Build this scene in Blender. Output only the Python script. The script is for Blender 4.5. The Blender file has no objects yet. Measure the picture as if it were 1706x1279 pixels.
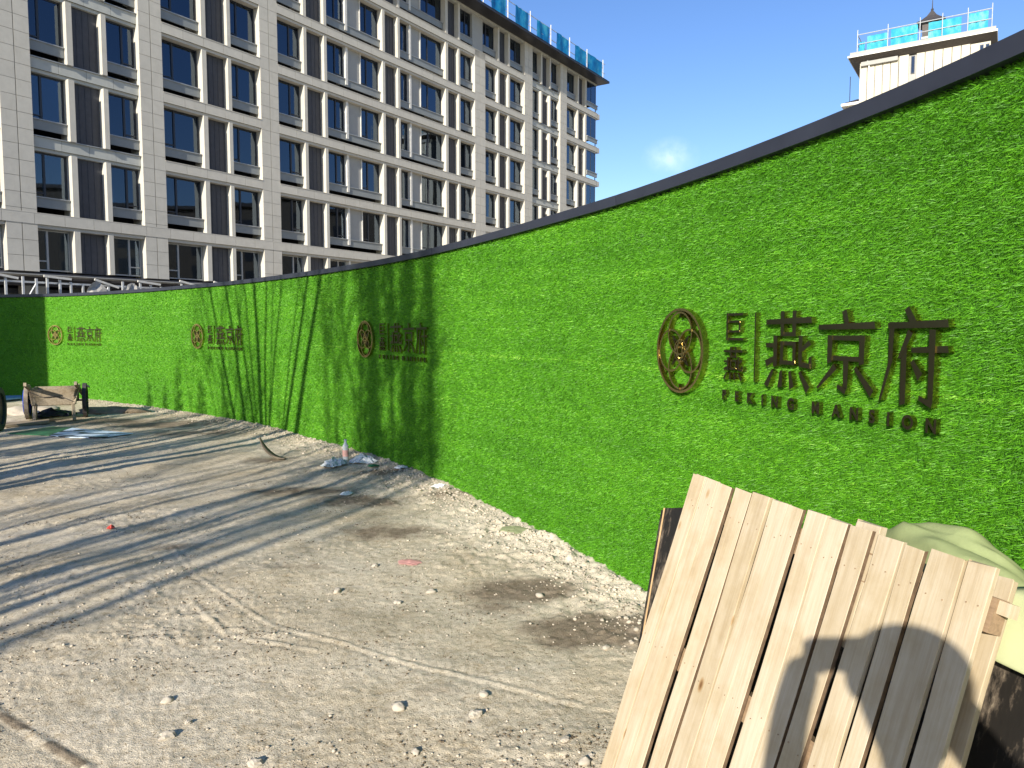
import bpy, math, random
import numpy as np
from mathutils import Vector, Matrix, Quaternion
random.seed(7); RNG = np.random.default_rng(7)
R = math.radians; PI = math.pi
S = bpy.context.scene; C = S.collection

# ------------------------------------------------------------------ camera, sky, sun, exposure
EYE = 1.65
cam = bpy.data.cameras.new('camera'); camo = bpy.data.objects.new('camera', cam); C.objects.link(camo)
cam.sensor_width = 36; cam.lens = 36 * 1240 / 1706; cam.clip_start = .02; cam.clip_end = 2000
camo.location = (0, 0, EYE); camo.rotation_euler = (R(90 - 4.13), 0, 0)
S.camera = camo
SUN_AZ, SUN_EL = 23.2, 22.0                     # direction the light travels towards, clockwise from +Y; elevation
Ldir = Vector((math.sin(R(SUN_AZ)) * math.cos(R(SUN_EL)), math.cos(R(SUN_AZ)) * math.cos(R(SUN_EL)), -math.sin(R(SUN_EL))))
W = bpy.data.worlds.new('World'); S.world = W; W.use_nodes = True
wn = W.node_tree; bg = wn.nodes['Background']
sky = wn.nodes.new('ShaderNodeTexSky'); sky.sky_type = 'NISHITA'; sky.sun_disc = False
sky.sun_elevation = R(SUN_EL); sky.sun_rotation = R(SUN_AZ + 180)
sky.air_density = 1.0; sky.dust_density = .3; sky.ozone_density = 2.2; sky.altitude = 50
hsv = wn.nodes.new('ShaderNodeHueSaturation'); hsv.inputs['Saturation'].default_value = 1.2; hsv.inputs['Hue'].default_value = .513
wn.links.new(sky.outputs[0], hsv.inputs['Color'])
# one thin wisp of cloud low over the fence
geo = wn.nodes.new('ShaderNodeTexCoord')
def wmath(op, a=None, b=None):
    n = wn.nodes.new('ShaderNodeMath'); n.operation = op
    for i, v in enumerate((a, b)):
        if v is None: continue
        if isinstance(v, (int, float)): n.inputs[i].default_value = v
        else: wn.links.new(v, n.inputs[i])
    return n.outputs[0]
cd = Vector(((1112 - 853) / 1240, 1, (550 - 266) / 1240)).normalized()
sub = wn.nodes.new('ShaderNodeVectorMath'); sub.operation = 'SUBTRACT'; sub.inputs[1].default_value = cd
wn.links.new(geo.outputs['Generated'], sub.inputs[0])
mp = wn.nodes.new('ShaderNodeMapping'); mp.inputs['Scale'].default_value = (26, 26, 40); wn.links.new(sub.outputs[0], mp.inputs[0])
ln = wn.nodes.new('ShaderNodeVectorMath'); ln.operation = 'LENGTH'; wn.links.new(mp.outputs[0], ln.inputs[0])
nz = wn.nodes.new('ShaderNodeTexNoise'); nz.inputs['Scale'].default_value = 26; nz.inputs['Detail'].default_value = 6; nz.inputs['Roughness'].default_value = .6
wn.links.new(geo.outputs['Generated'], nz.inputs['Vector'])
msk = wmath('MULTIPLY', wmath('MAXIMUM', wmath('SUBTRACT', 1.0, ln.outputs['Value']), 0.0), wmath('MULTIPLY', wmath('MAXIMUM', wmath('SUBTRACT', nz.outputs['Fac'], .4), 0.0), 1.1))
mixc = wn.nodes.new('ShaderNodeMix'); mixc.data_type = 'RGBA'
wn.links.new(msk, mixc.inputs[0]); wn.links.new(hsv.outputs[0], mixc.inputs[6]); mixc.inputs[7].default_value = (9, 9.6, 10.5, 1)
wn.links.new(mixc.outputs[2], bg.inputs[0]); bg.inputs[1].default_value = .098
sl = bpy.data.lights.new('sun', 'SUN'); sl.energy = 4.3; sl.angle = R(.53); sl.color = (1, .92, .79)
so = bpy.data.objects.new('sun', sl); C.objects.link(so); so.rotation_euler = Ldir.to_track_quat('-Z', 'Y').to_euler()
S.view_settings.view_transform = 'Standard'; S.view_settings.look = 'None'; S.view_settings.gamma = 1
S.view_settings.exposure = 1.0
S.cycles.max_bounces = 6; S.cycles.transparent_max_bounces = 12

# ------------------------------------------------------------------ helpers
class MB:
    def __init__(s): s.v = []; s.f = []
    def add(s, vs, fs):
        o = len(s.v); s.v += [tuple(p) for p in vs]; s.f += [tuple(i + o for i in f) for f in fs]; return s
    def box(s, x0, x1, y0, y1, z0, z1, M=None):
        vs = [(x, y, z) for x in (x0, x1) for y in (y0, y1) for z in (z0, z1)]
        if M is not None: vs = [M @ Vector(p) for p in vs]
        return s.add(vs, [(0, 1, 3, 2), (4, 6, 7, 5), (0, 4, 5, 1), (2, 3, 7, 6), (0, 2, 6, 4), (1, 5, 7, 3)])
    def prism(s, poly, z0, z1, M=None):           # polygon in xy extruded along z
        n = len(poly); vs = [(p[0], p[1], z0) for p in poly] + [(p[0], p[1], z1) for p in poly]
        if M is not None: vs = [M @ Vector(p) for p in vs]
        return s.add(vs, [tuple(range(n))[::-1], tuple(range(n, 2 * n))] + [(i, (i + 1) % n, (i + 1) % n + n, i + n) for i in range(n)])
    def tube(s, pts, rad, n=6, cap=True):
        pts = [Vector(p) for p in pts]; rad = rad if hasattr(rad, '__len__') else [rad] * len(pts); o = len(s.v)
        for i, p in enumerate(pts):
            d = (pts[min(i + 1, len(pts) - 1)] - pts[max(i - 1, 0)]).normalized()
            a = d.orthogonal() if i == 0 else (a - d * a.dot(d)); a.normalize(); b = d.cross(a)
            for k in range(n):
                t = 2 * PI * k / n; s.v.append(tuple(p + (a * math.cos(t) + b * math.sin(t)) * rad[i]))
        for i in range(len(pts) - 1):
            for k in range(n):
                k2 = (k + 1) % n; s.f.append((o + i * n + k, o + i * n + k2, o + (i + 1) * n + k2, o + (i + 1) * n + k))
        if cap:
            s.f.append(tuple(o + k for k in range(n))[::-1]); s.f.append(tuple(o + (len(pts) - 1) * n + k for k in range(n)))
        return s
    def ring(s, c, ax, r, w, t, n=28, M=None):    # flat ring, radius r, band width w, thickness t along axis ax
        ax = Vector(ax).normalized(); a = ax.orthogonal().normalized(); b = ax.cross(a); c = Vector(c); vs = []
        for k in range(n):
            e = a * math.cos(2 * PI * k / n) + b * math.sin(2 * PI * k / n)
            for rr, tt in ((r - w / 2, -t / 2), (r + w / 2, -t / 2), (r + w / 2, t / 2), (r - w / 2, t / 2)): vs.append(c + e * rr + ax * tt)
        if M is not None: vs = [M @ p for p in vs]
        fs = []
        for k in range(n):
            k2 = (k + 1) % n
            for j in range(4): fs.append((4 * k + j, 4 * k + (j + 1) % 4, 4 * k2 + (j + 1) % 4, 4 * k2 + j))
        return s.add(vs, fs)
    def build(s, name, m, parent=None, smooth=False, **kw):
        me = bpy.data.meshes.new(name); me.from_pydata(s.v, [], s.f); me.update(); return obj(name, me, m, parent, smooth, **kw)
def obj(name, me, m, parent=None, smooth=False, **kw):
    if m is not None: me.materials.append(m)
    if smooth: me.polygons.foreach_set('use_smooth', [True] * len(me.polygons))
    o = bpy.data.objects.new(name, me); C.objects.link(o)
    if parent is not None: o.parent = parent
    for k, v in kw.items(): o[k] = v
    return o
def thing(name, label, cat, loc=(0, 0, 0), rz=0, group=None, M=None):
    o = bpy.data.objects.new(name, None); C.objects.link(o); o.empty_display_size = .1
    if M is not None: o.matrix_world = M
    else: o.location = loc; o.rotation_euler = (0, 0, rz)
    o['label'] = label; o['category'] = cat
    if group: o['group'] = group
    return o
def kids(o): return [c for c in bpy.data.objects if c.parent == o]
def copy_tree(o, parent=None):
    c = o.copy(); C.objects.link(c); c.parent = parent
    for ch in kids(o): copy_tree(ch, c)
    return c
def npmesh(name, V, F, nper):                     # fast mesh from numpy
    me = bpy.data.meshes.new(name); me.vertices.add(len(V)); me.vertices.foreach_set('co', V.astype(np.float32).ravel())
    me.loops.add(F.size); me.loops.foreach_set('vertex_index', F.astype(np.int32).ravel())
    me.polygons.add(len(F)); me.polygons.foreach_set('loop_start', np.arange(0, F.size, nper, dtype=np.int32))
    me.update(calc_edges=True); return me
def fattr(me, name, vals, dom='FACE'):
    a = me.attributes.new(name, 'FLOAT', dom); a.data.foreach_set('value', np.asarray(vals, np.float32))
_perm = RNG.random((256, 256))
def vnoise(x, y, seed=0):
    x = x + seed * 37.3; y = y + seed * 91.7; xi = np.floor(x).astype(int); yi = np.floor(y).astype(int); fx = x - xi; fy = y - yi
    fx = fx * fx * (3 - 2 * fx); fy = fy * fy * (3 - 2 * fy); g = lambda a, b: _perm[a & 255, b & 255]
    return (g(xi, yi) * (1 - fx) + g(xi + 1, yi) * fx) * (1 - fy) + (g(xi, yi + 1) * (1 - fx) + g(xi + 1, yi + 1) * fx) * fy
def fbm(x, y, o=4, seed=0):
    r = 0; a = .5; n = 0
    for i in range(o): r = r + a * vnoise(x, y, seed + i); n += a; x = x * 2.03; y = y * 2.03; a *= .5
    return r / n
_nz = lambda *a: vnoise(np.array([a[0]]), np.array([a[1]]), 3)[0]

# ------------------------------------------------------------------ materials
class Mat:
    def __init__(s, name, rough=.8, metal=0, spec=.4):
        s.m = bpy.data.materials.new(name); s.m.use_nodes = True; s.t = s.m.node_tree; s.b = s.t.nodes['Principled BSDF']
        s.b.inputs['Roughness'].default_value = rough; s.b.inputs['Metallic'].default_value = metal; s.b.inputs['Specular IOR Level'].default_value = spec
    def n(s, typ, **kw):
        n = s.t.nodes.new(typ)
        for k, v in kw.items():
            if k in n.inputs.keys() : n.inputs[k].default_value = v
            else: setattr(n, k, v)
        return n
    def l(s, a, b): s.t.links.new(a, b)
    def coord(s, scale=(1, 1, 1), rnd=True):
        tc = s.n('ShaderNodeTexCoord'); mp = s.n('ShaderNodeMapping'); mp.inputs['Scale'].default_value = scale; s.l(tc.outputs['Object'], mp.inputs[0])
        if rnd:
            oi = s.n('ShaderNodeObjectInfo'); m = s.n('ShaderNodeMath', operation='MULTIPLY'); m.inputs[1].default_value = 53; s.l(oi.outputs['Random'], m.inputs[0]); s.l(m.outputs[0], mp.inputs['Location'])
        return mp.outputs[0]
    def noise(s, vec, scale, detail=4, rough=.55):
        n = s.n('ShaderNodeTexNoise'); n.inputs['Scale'].default_value = scale; n.inputs['Detail'].default_value = detail; n.inputs['Roughness'].default_value = rough
        if vec is not None: s.l(vec, n.inputs['Vector'])
        return n.outputs['Fac']
    def ramp(s, fac, stops):
        r = s.n('ShaderNodeValToRGB'); e = r.color_ramp.elements
        while len(e) < len(stops): e.new(.5)
        for el, (p, c) in zip(e, stops): el.position = p; el.color = (*c, 1) if len(c) == 3 else c
        s.l(fac, r.inputs[0]); return r.outputs[0]
    def mix(s, fac, a, b, mode='MIX'):
        n = s.n('ShaderNodeMix', data_type='RGBA', blend_type=mode)
        for i, v in ((0, fac), (6, a), (7, b)):
            if isinstance(v, (int, float)): n.inputs[i].default_value = v
            elif isinstance(v, tuple): n.inputs[i].default_value = (*v, 1)
            else: s.l(v, n.inputs[i])
        return n.outputs[2]
    def col(s, c):
        if isinstance(c, tuple): s.b.inputs['Base Color'].default_value = (*c, 1)
        else: s.l(c, s.b.inputs['Base Color'])
    def bump(s, h, st=.3, d=.01):
        b = s.n('ShaderNodeBump'); b.inputs['Strength'].default_value = st; b.inputs['Distance'].default_value = d; s.l(h, b.inputs['Height']); s.l(b.outputs[0], s.b.inputs['Normal'])
def simple(name, c, rough=.7, metal=0, var=.15, scale=6, bump=0, spec=.4, stretch=(1, 1, 1)):
    M = Mat(name, rough, metal, spec); v = M.coord(stretch); f = M.noise(v, scale, 5, .6)
    lo = tuple(x * (1 - var) for x in c); hi = tuple(min(1, x * (1 + var)) for x in c)
    M.col(M.ramp(f, [(.3, lo), (.7, hi)]))
    if bump: M.bump(f, bump, .01)
    return M.m
def stone_mat(name, c, var=.05):
    M = Mat(name, .75); oi = M.n('ShaderNodeObjectInfo'); v = M.coord((1, 1, 1))
    f = M.noise(v, 3, 6, .6); a = M.ramp(f, [(.3, tuple(x * .93 for x in c)), (.7, tuple(x * 1.05 for x in c))])
    b = M.ramp(oi.outputs['Random'], [(0, (1 - var,) * 3), (1, (1 + var * .3,) * 3)])
    st = M.ramp(M.noise(M.coord((3, 3, .4)), 2.2, 4), [(.55, (1, 1, 1)), (.8, (.93, .92, .9))])
    M.col(M.mix(1.0, M.mix(1.0, a, b, 'MULTIPLY'), st, 'MULTIPLY')); M.bump(M.noise(v, 60, 2), .08, .004); return M.m
m_stone = stone_mat('light_stone', (.475, .455, .40))
m_joint = simple('joint_dark', (.16, .155, .14), .9)
m_band_grey = stone_mat('grey_stone', (.40, .41, .38))
m_spandrel = simple('spandrel_grey', (.20, .215, .215), .45, 0, .08, 2)
m_ledge = simple('sill_metal', (.33, .34, .34), .4, .3, .06)
m_frame = simple('window_frame_dark', (.035, .038, .045), .35, .2, .1)
m_fin = simple('window_trim_pale', (.55, .54, .50), .5)
m_louvre = simple('louvre_dark', (.055, .057, .066), .6, .1, .12, 5)
m_greypanel = simple('grey_panel', (.30, .30, .285), .6, 0, .06, 2)
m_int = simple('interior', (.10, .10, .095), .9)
m_soffit = simple('soffit_dark', (.09, .08, .075), .8)
m_fascia = simple('roof_edge', (.035, .035, .042), .4, .3)
m_curtain = simple('curtain_cloth', (.55, .53, .47), .9, 0, .08, 4, 0, .2, (8, 8, .3))
m_curtain_g = simple('curtain_green', (.14, .26, .25), .9, 0, .08, 4, 0, .2, (8, 8, .3))
G = Mat('window_glass', .03); G.t.nodes.remove(G.b)
fr = G.n('ShaderNodeFresnel'); fr.inputs[0].default_value = 2.0
gl = G.n('ShaderNodeBsdfGlossy'); gl.inputs['Roughness'].default_value = .015; gl.inputs['Color'].default_value = (.62, .78, 1, 1)
tr = G.n('ShaderNodeBsdfTransparent'); tr.inputs[0].default_value = (.34, .38, .4, 1); mx = G.n('ShaderNodeMixShader')
G.l(fr.outputs[0], mx.inputs[0]); G.l(tr.outputs[0], mx.inputs[1]); G.l(gl.outputs[0], mx.inputs[2]); G.l(mx.outputs[0], G.t.nodes['Material Output'].inputs[0])
nb = G.n('ShaderNodeBump'); nb.inputs['Strength'].default_value = .02; nb.inputs['Distance'].default_value = .05; G.l(G.noise(G.coord(), .7, 2), nb.inputs['Height']); G.l(nb.outputs[0], gl.inputs['Normal'])
m_glass = G.m
m_steel = simple('galvanised_steel', (.5, .52, .53), .45, .4, .15, 10)
m_cladding_dark = simple('dark_cladding', (.05, .05, .06), .5)
N_ = Mat('cyan_netting', .7); N_.col(N_.ramp(N_.noise(N_.coord((1, 1, .6)), 1.3, 5, .65), [(.3, (.0, .10, .32)), (.5, (.005, .24, .52)), (.72, (.08, .46, .62))])); m_net = N_.m
trn = N_.n('ShaderNodeBsdfTranslucent'); N_.l(N_.b.inputs['Base Color'].links[0].from_socket, trn.inputs[0]); mxn = N_.n('ShaderNodeMixShader'); mxn.inputs[0].default_value = .45
N_.l(N_.b.outputs[0], mxn.inputs[1]); N_.l(trn.outputs[0], mxn.inputs[2]); N_.l(mxn.outputs[0], N_.t.nodes['Material Output'].inputs[0])
m_net_sunlit = m_net.copy(); m_net_sunlit.name = 'sunlit_cyan_netting'  # copy of the netting with sunlight painted into a paler colour
for n_ in m_net_sunlit.node_tree.nodes:
    if n_.type == 'VALTORGB':
        for e_, c_ in zip(n_.color_ramp.elements, ((.02, .36, .55), (.05, .5, .66), (.3, .68, .75))): e_.color = (*c_, 1)
m_cap = simple('fence_cap_metal', (.03, .034, .05), .4, .2, .15, 4)
T = Mat('turf_blades', .5, 0, .35); at = T.n('ShaderNodeAttribute', attribute_name='tone')
T.col(T.ramp(at.outputs['Fac'], [(0, (.03, .13, .004)), (.45, (.10, .335, .009)), (.8, (.17, .47, .018)), (1, (.32, .6, .07))])); m_turf = T.m
tl = T.n('ShaderNodeBsdfTranslucent'); T.l(T.b.inputs['Base Color'].links[0].from_socket, tl.inputs[0]); mt = T.n('ShaderNodeMixShader'); mt.inputs[0].default_value = .22
T.l(T.b.outputs[0], mt.inputs[1]); T.l(tl.outputs[0], mt.inputs[2]); T.l(mt.outputs[0], T.t.nodes['Material Output'].inputs[0])
TB = Mat('turf_backing', .8); TB.col(TB.ramp(TB.noise(TB.coord((1, 1, 1), False), 60, 6, .7), [(.3, (.03, .13, .004)), (.6, (.085, .30, .008)), (.8, (.14, .40, .02))])); TB.bump(TB.noise(TB.coord((1, 1, 1), False), 90, 3), .8, .03); m_turfb = TB.m
m_bronze = Mat('polished_bronze', .28, 1.0); m_bronze.col((.11, .10, .06)); m_bronze = m_bronze.m
m_bronze_edge = Mat('gold_edge', .22, 1.0); m_bronze_edge.col((.58, .46, .2)); m_bronze_edge = m_bronze_edge.m
# wood
def wood(name, c1, c2, knots=True, rough=.7):
    M = Mat(name, rough, 0, .3); v = M.coord((26, 1.6, 26)); f = M.noise(v, 1.4, 6, .6); g = M.noise(M.coord((90, 2.5, 90)), 1.5, 4, .7)
    oi = M.n('ShaderNodeObjectInfo'); base = M.ramp(f, [(.25, c2), (.6, c1), (.85, tuple(min(1, x * 1.06) for x in c1))])
    base = M.mix(1.0, base, M.ramp(g, [(.3, (.88, .84, .78)), (.6, (1, 1, 1))]), 'MULTIPLY')
    base = M.mix(1.0, base, M.ramp(oi.outputs['Random'], [(0, (.88, .86, .82)), (.5, (1, 1, 1)), (1, (.97, .93, .88))]), 'MULTIPLY')
    base = M.mix(1.0, base, M.ramp(M.noise(M.coord((3, 3, 3)), 2, 5, .6), [(.45, (1, 1, 1)), (.62, (.9, .87, .8)), (.8, (.72, .67, .58))]), 'MULTIPLY')
    if knots:
        vo = M.n('ShaderNodeTexVoronoi'); vo.inputs['Scale'].default_value = 1; M.l(M.coord((9, 4.2, 9)), vo.inputs['Vector'])
        base = M.mix(1.0, base, M.ramp(vo.outputs['Distance'], [(.05, (.38, .24, .15)), (.085, (.8, .66, .5)), (.12, (1, 1, 1))]), 'MULTIPLY')
    M.col(base); M.bump(g, .25, .003); return M.m
m_pine = wood('pale_pine', (.52, .455, .345), (.43, .36, .255))
m_wane2 = simple('brown_timber', (.26, .18, .11), .8, 0, .2, 12, 0, .3, (1, 12, 12))
m_wane_gap = simple('bark_wane_gap_shade', (.13, .085, .05), .9, 0, .4, 30)  # bark edge that also paints shade into the gaps between planks
m_oldwood = wood('grey_weathered_wood', (.34, .29, .22), (.2, .165, .12), False, .85)
m_plywood_edge = wood('plywood_edge', (.62, .45, .26), (.45, .3, .16), False)
B = Mat('black_film_plywood', .5, 0, .4); fn = B.noise(B.coord((6, 2, 6)), 3, 8, .7)
B.col(B.ramp(fn, [(.0, (.006, .006, .006)), (.50, (.014, .012, .010)), (.58, (.10, .08, .06)), (.68, (.34, .29, .21))])); B.bump(fn, .4, .004); m_black = B.m
m_sack = simple('green_woven_sack', (.23, .27, .12), .65, 0, .2, 7, .5)
m_cloth = simple('yellow_green_cloth', (.34, .36, .20), .55, 0, .13, 5, .3)
m_rubber = simple('tyre_rubber', (.05, .045, .045), .8)
m_dirtytyre = simple('dusty_tyre', (.27, .225, .17), .9, 0, .2)
m_blue = simple('blue_plastic', (.02, .06, .42), .4)
m_bark = simple('bark', (.12, .10, .08), .9)
m_evergreen = simple('evergreen_leaf', (.03, .06, .02), .7)
m_white = simple('white_plastic', (.7, .72, .74), .45, 0, .1)
m_board_g = simple('painted_green_board', (.03, .15, .07), .5, 0, .3)
m_rock = simple('pale_stone', (.40, .36, .295), .9, 0, .15, 9, .5)
m_cream = stone_mat('cream_render', (.50, .47, .39), .03)
m_white_trim = simple('white_trim', (.66, .66, .62), .6, 0, .05)
m_roof = simple('dark_roof_tile', (.05, .045, .045), .6)
m_skin = simple('skin', (.45, .28, .2), .5); m_coat = simple('navy_coat', (.03, .035, .06), .8); m_hair = simple('black_hair', (.01, .009, .008), .5)

# ------------------------------------------------------------------ fence curve
F = np.array([(-18, 19.9), (-15, 19.0), (-12.48, 18.15), (-11.03, 17.75), (-9.95, 17.3), (-7.75, 15.7), (-6.3, 14.4), (-4.95, 13.2), (-3.5, 11.6), (-2.5, 10.4), (-1.45, 8.95), (-.85, 7.95), (-.3, 6.9), (.17, 5.93), (.45, 5.3), (.64, 4.95), (.9, 4.25), (1.13, 3.59), (1.3, 3.01), (1.4, 2.68), (1.46, 2.4), (1.5, 2.2), (1.56, 1.5), (1.6, .5), (1.6, -1), (1.6, -3)], float)
seg = np.r_[0, np.cumsum(np.hypot(*np.diff(F, axis=0).T))]
_s = np.linspace(0, seg[-1], 600); P_ = np.array([np.interp(_s, seg, F[:, i]) for i in (0, 1)]).T
_k = np.exp(-.5 * (np.arange(-40, 41) * (_s[1] - _s[0]) / .5) ** 2); _k /= _k.sum()
_pp = np.vstack([2 * P_[0] - P_[40:0:-1], P_, 2 * P_[-1] - P_[-2:-42:-1]])
Q = np.array([np.convolve(_pp[:, i], _k, 'valid') for i in (0, 1)]).T
_t = np.gradient(Q, axis=0); _t /= np.hypot(_t[:, 0], _t[:, 1])[:, None]; Q = Q - np.stack([_t[:, 1], -_t[:, 0]], 1) * .035
AL = np.r_[0, np.cumsum(np.hypot(*np.diff(Q, axis=0).T))]; LEN = AL[-1]
def fpos(s): return np.array([np.interp(s, AL, Q[:, 0]), np.interp(s, AL, Q[:, 1])])
def ftan(s):
    a = fpos(np.asarray(s) + .05) - fpos(np.asarray(s) - .05); return a / np.hypot(*a)
def fnor(s): t = ftan(s); return np.array([t[1], -t[0]])        # towards the camera side
HT, HC = 2.448, 2.512

# ------------------------------------------------------------------ ground
def fence_dist(X, Y):
    d = np.full(X.shape, 1e9); qs = Q[::4]
    for q in qs: d = np.minimum(d, (X - q[0]) ** 2 + (Y - q[1]) ** 2)
    return np.sqrt(d)
def line_d(X, Y, pts):
    d = np.full(X.shape, 1e9)
    for a, b in zip(pts[:-1], pts[1:]):
        a = np.array(a); b = np.array(b); e = b - a; t = np.clip(((X - a[0]) * e[0] + (Y - a[1]) * e[1]) / (e @ e), 0, 1)
        d = np.minimum(d, np.hypot(X - a[0] - t * e[0], Y - a[1] - t * e[1]))
    return d
BLOBS = [(.07, 4.6, .35, .2, 1.0), (.45, 3.98, .38, .2, 1.1), (.7, 3.9, .25, .18, 1.0), (-1.47, 7.1, .6, .25, .7), (-1.47, 8.4, .4, .2, .7), (-2.2, 7.5, .6, .25, .7), (-1.0, 6.0, .6, .22, .6), (-.6, 7.2, .4, .2, .6), (-7.6, 13.4, 1.6, .5, .8), (-6.2, 12.9, 1.4, .5, .8), (-5.0, 11.8, 1.0, .5, .6), (-3.1, 9.4, .5, .3, .5), (-2.6, 5.6, .5, .12, .5), (-1.5, 5.1, .35, .1, .5), (-8.5, 13.2, 1.4, .5, .6), (-.05, 4.35, .25, .2, .5), (-.35, 3.3, .2, .1, .35), (-1.0, 3.4, .2, .1, .3), (-1.9, 3.6, .3, .08, .3)]
def soil_mask(X, Y):
    w = fbm(X * 1.6, Y * 1.6, 4, 5) - .5; w2 = fbm(X * 9, Y * 9, 4, 11)
    m = np.zeros(X.shape)
    for bx, by, rx, ry, a in BLOBS: m = np.maximum(m, a * np.exp(-(((X - bx) / rx) ** 2 + ((Y - by) / ry) ** 2 * .8)))
    m = np.maximum(m, .95 * np.exp(-(line_d(X, Y, [(-2.2, 3.1), (-1.6, 2.7), (-1.2, 2.35)]) / .022) ** 2) * (vnoise(X * 9, Y * 9, 71) > .35))
    m = m * (.55 + 1.4 * w2) + np.clip(w, 0, 1) * .5
    return np.clip((m - .32) * 2.2, 0, 1)
RUTS = [[(-2.6, 5.6), (-2.11, 4.9), (-1.36, 4.08), (-.45, 3.55), (.3, 3.2)], [(-2.0, 4.5), (-1.55, 3.95), (-1.0, 3.72)], [(-2.6, 3.45), (-2.2, 3.1), (-1.6, 2.7), (-1.1, 2.2)]]
def gheight(X, Y, fine=True):
    h = (fbm(X * .35, Y * .35, 3, 1) - .5) * .05 + (fbm(X * 1.7, Y * 1.7, 3, 2) - .5) * .035
    fd = fence_dist(X, Y); rough = np.exp(-((fd) / .55) ** 2)
    clod = fbm(X * 14, Y * 14, 3, 4); patch = np.clip((fbm(X * 1.3, Y * 1.3, 3, 21) - .5) * 4, 0, 1)
    h = h + rough * (.02 + .05 * clod) + (.006 + .012 * patch) * np.clip(clod - .5, 0, 1) * 2
    if fine: h = h + (fbm(X * 45, Y * 45, 2, 8) - .5) * (.006 + .008 * rough + .006 * patch)
    for r in RUTS:
        d = line_d(X, Y, r); h = h - .003 * np.exp(-((d - .03) / .02) ** 2) + .007 * np.exp(-(d / .018) ** 2) * fbm(X * 6, Y * 6, 2, 63)
    return h * np.clip(1.4 - np.hypot(X, Y) / 40, .1, 1)
def gz(x, y): return float(gheight(np.array([x], float), np.array([y], float))[0])
def polar():
    r = np.concatenate([np.geomspace(.3, 1.85, 45), np.geomspace(1.9, 26, 740), np.geomspace(26.5, 60, 24)]); nr = len(r)
    a = np.radians(np.concatenate([np.linspace(-180, -43, 90), np.linspace(-42, 34, 620), np.linspace(35, 180, 80)])); na = len(a); rr, aa = np.meshgrid(r, a, indexing='ij')
    X = rr * np.sin(aa); Y = rr * np.cos(aa); i = np.arange(nr * na).reshape(nr, na)
    Fq = np.stack([i[:-1, :-1], i[1:, :-1], i[1:, 1:], i[:-1, 1:]], -1).reshape(-1, 4)
    return X.ravel(), Y.ravel(), Fq
X, Y, Fq = polar()
V = np.stack([X, Y, gheight(X, Y)], 1); me = npmesh('ground', V, Fq, 4)
fattr(me, 'soil', soil_mask(X, Y), 'POINT'); fattr(me, 'patch', np.clip((fbm(X * 1.3, Y * 1.3, 3, 21) - .45) * 3, 0, 1), 'POINT')
fd_ = fence_dist(X, Y); rut = np.zeros(X.shape)
for r in RUTS[:2]: d = line_d(X, Y, r); rut = np.maximum(rut, np.exp(-(d / .016) ** 2) * (fbm(X * 5, Y * 5, 2, 61) > .45) * .5)
fattr(me, 'pale', np.clip(np.exp(-(fd_ / .5) ** 2) * np.clip((8.5 - np.hypot(X, Y)) / 3, 0, 1) + rut * .6, 0, 1), 'POINT')
me.polygons.foreach_set('use_smooth', np.ones(len(me.polygons), bool))
GM = Mat('dusty_ground', .95, 0, .15)
vec = GM.coord((1, 1, 1), False)
n1 = GM.noise(vec, 1.1, 8, .65); n2 = GM.noise(vec, 22, 6, .7); n3 = GM.noise(vec, 130, 3, .7)
base = GM.ramp(n1, [(.32, (.46, .39, .275)), (.45, (.56, .49, .365)), (.55, (.62, .55, .425)), (.68, (.69, .62, .495))])
base = GM.mix(1.0, base, GM.ramp(n2, [(.3, (.78, .75, .7)), (.55, (1, 1, 1)), (.75, (1.06, 1.05, 1.03))]), 'MULTIPLY')
base = GM.mix(1.0, base, GM.ramp(GM.noise(vec, 5.5, 7, .75), [(.34, (.84, .82, .78)), (.48, (1, 1, 1)), (.66, (1.05, 1.05, 1.04))]), 'MULTIPLY')
base = GM.mix(1.0, base, GM.ramp(n3, [(.32, (.62, .58, .52)), (.5, (1, 1, 1))]), 'MULTIPLY')
base = GM.mix(1.0, base, GM.ramp(GM.noise(vec, 62, 2, .5), [(.30, (.5, .45, .38)), (.37, (1, 1, 1)), (.66, (1, 1, 1)), (.72, (1.12, 1.12, 1.1))]), 'MULTIPLY')
sa = GM.n('ShaderNodeAttribute', attribute_name='soil'); pa = GM.n('ShaderNodeAttribute', attribute_name='pale')
base = GM.mix(pa.outputs['Fac'], base, (.61, .55, .435)); soilc = GM.ramp(n2, [(.3, (.10, .075, .05)), (.7, (.21, .165, .115))])
mm = GM.n('ShaderNodeMath', operation='MULTIPLY'); mm.inputs[1].default_value = .85; GM.l(sa.outputs['Fac'], mm.inputs[0])
base = GM.mix(mm.outputs[0], base, soilc); GM.col(base)
vo = GM.n('ShaderNodeTexVoronoi'); vo.inputs['Scale'].default_value = 55; GM.l(vec, vo.inputs['Vector'])
ad = GM.n('ShaderNodeMath', operation='ADD'); GM.l(n3, ad.inputs[0]); GM.l(n2, ad.inputs[1]); GM.bump(ad.outputs[0], .6, .012)
m_ground = GM.m
obj('ground', me, m_ground, kind='structure')
# far ground: one sheet to the horizon lying just below the near one
mb = MB(); mb.box(-900, 900, -900, 900, -.5, -.04); mb.build('far_ground', m_ground, kind='structure')

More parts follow.
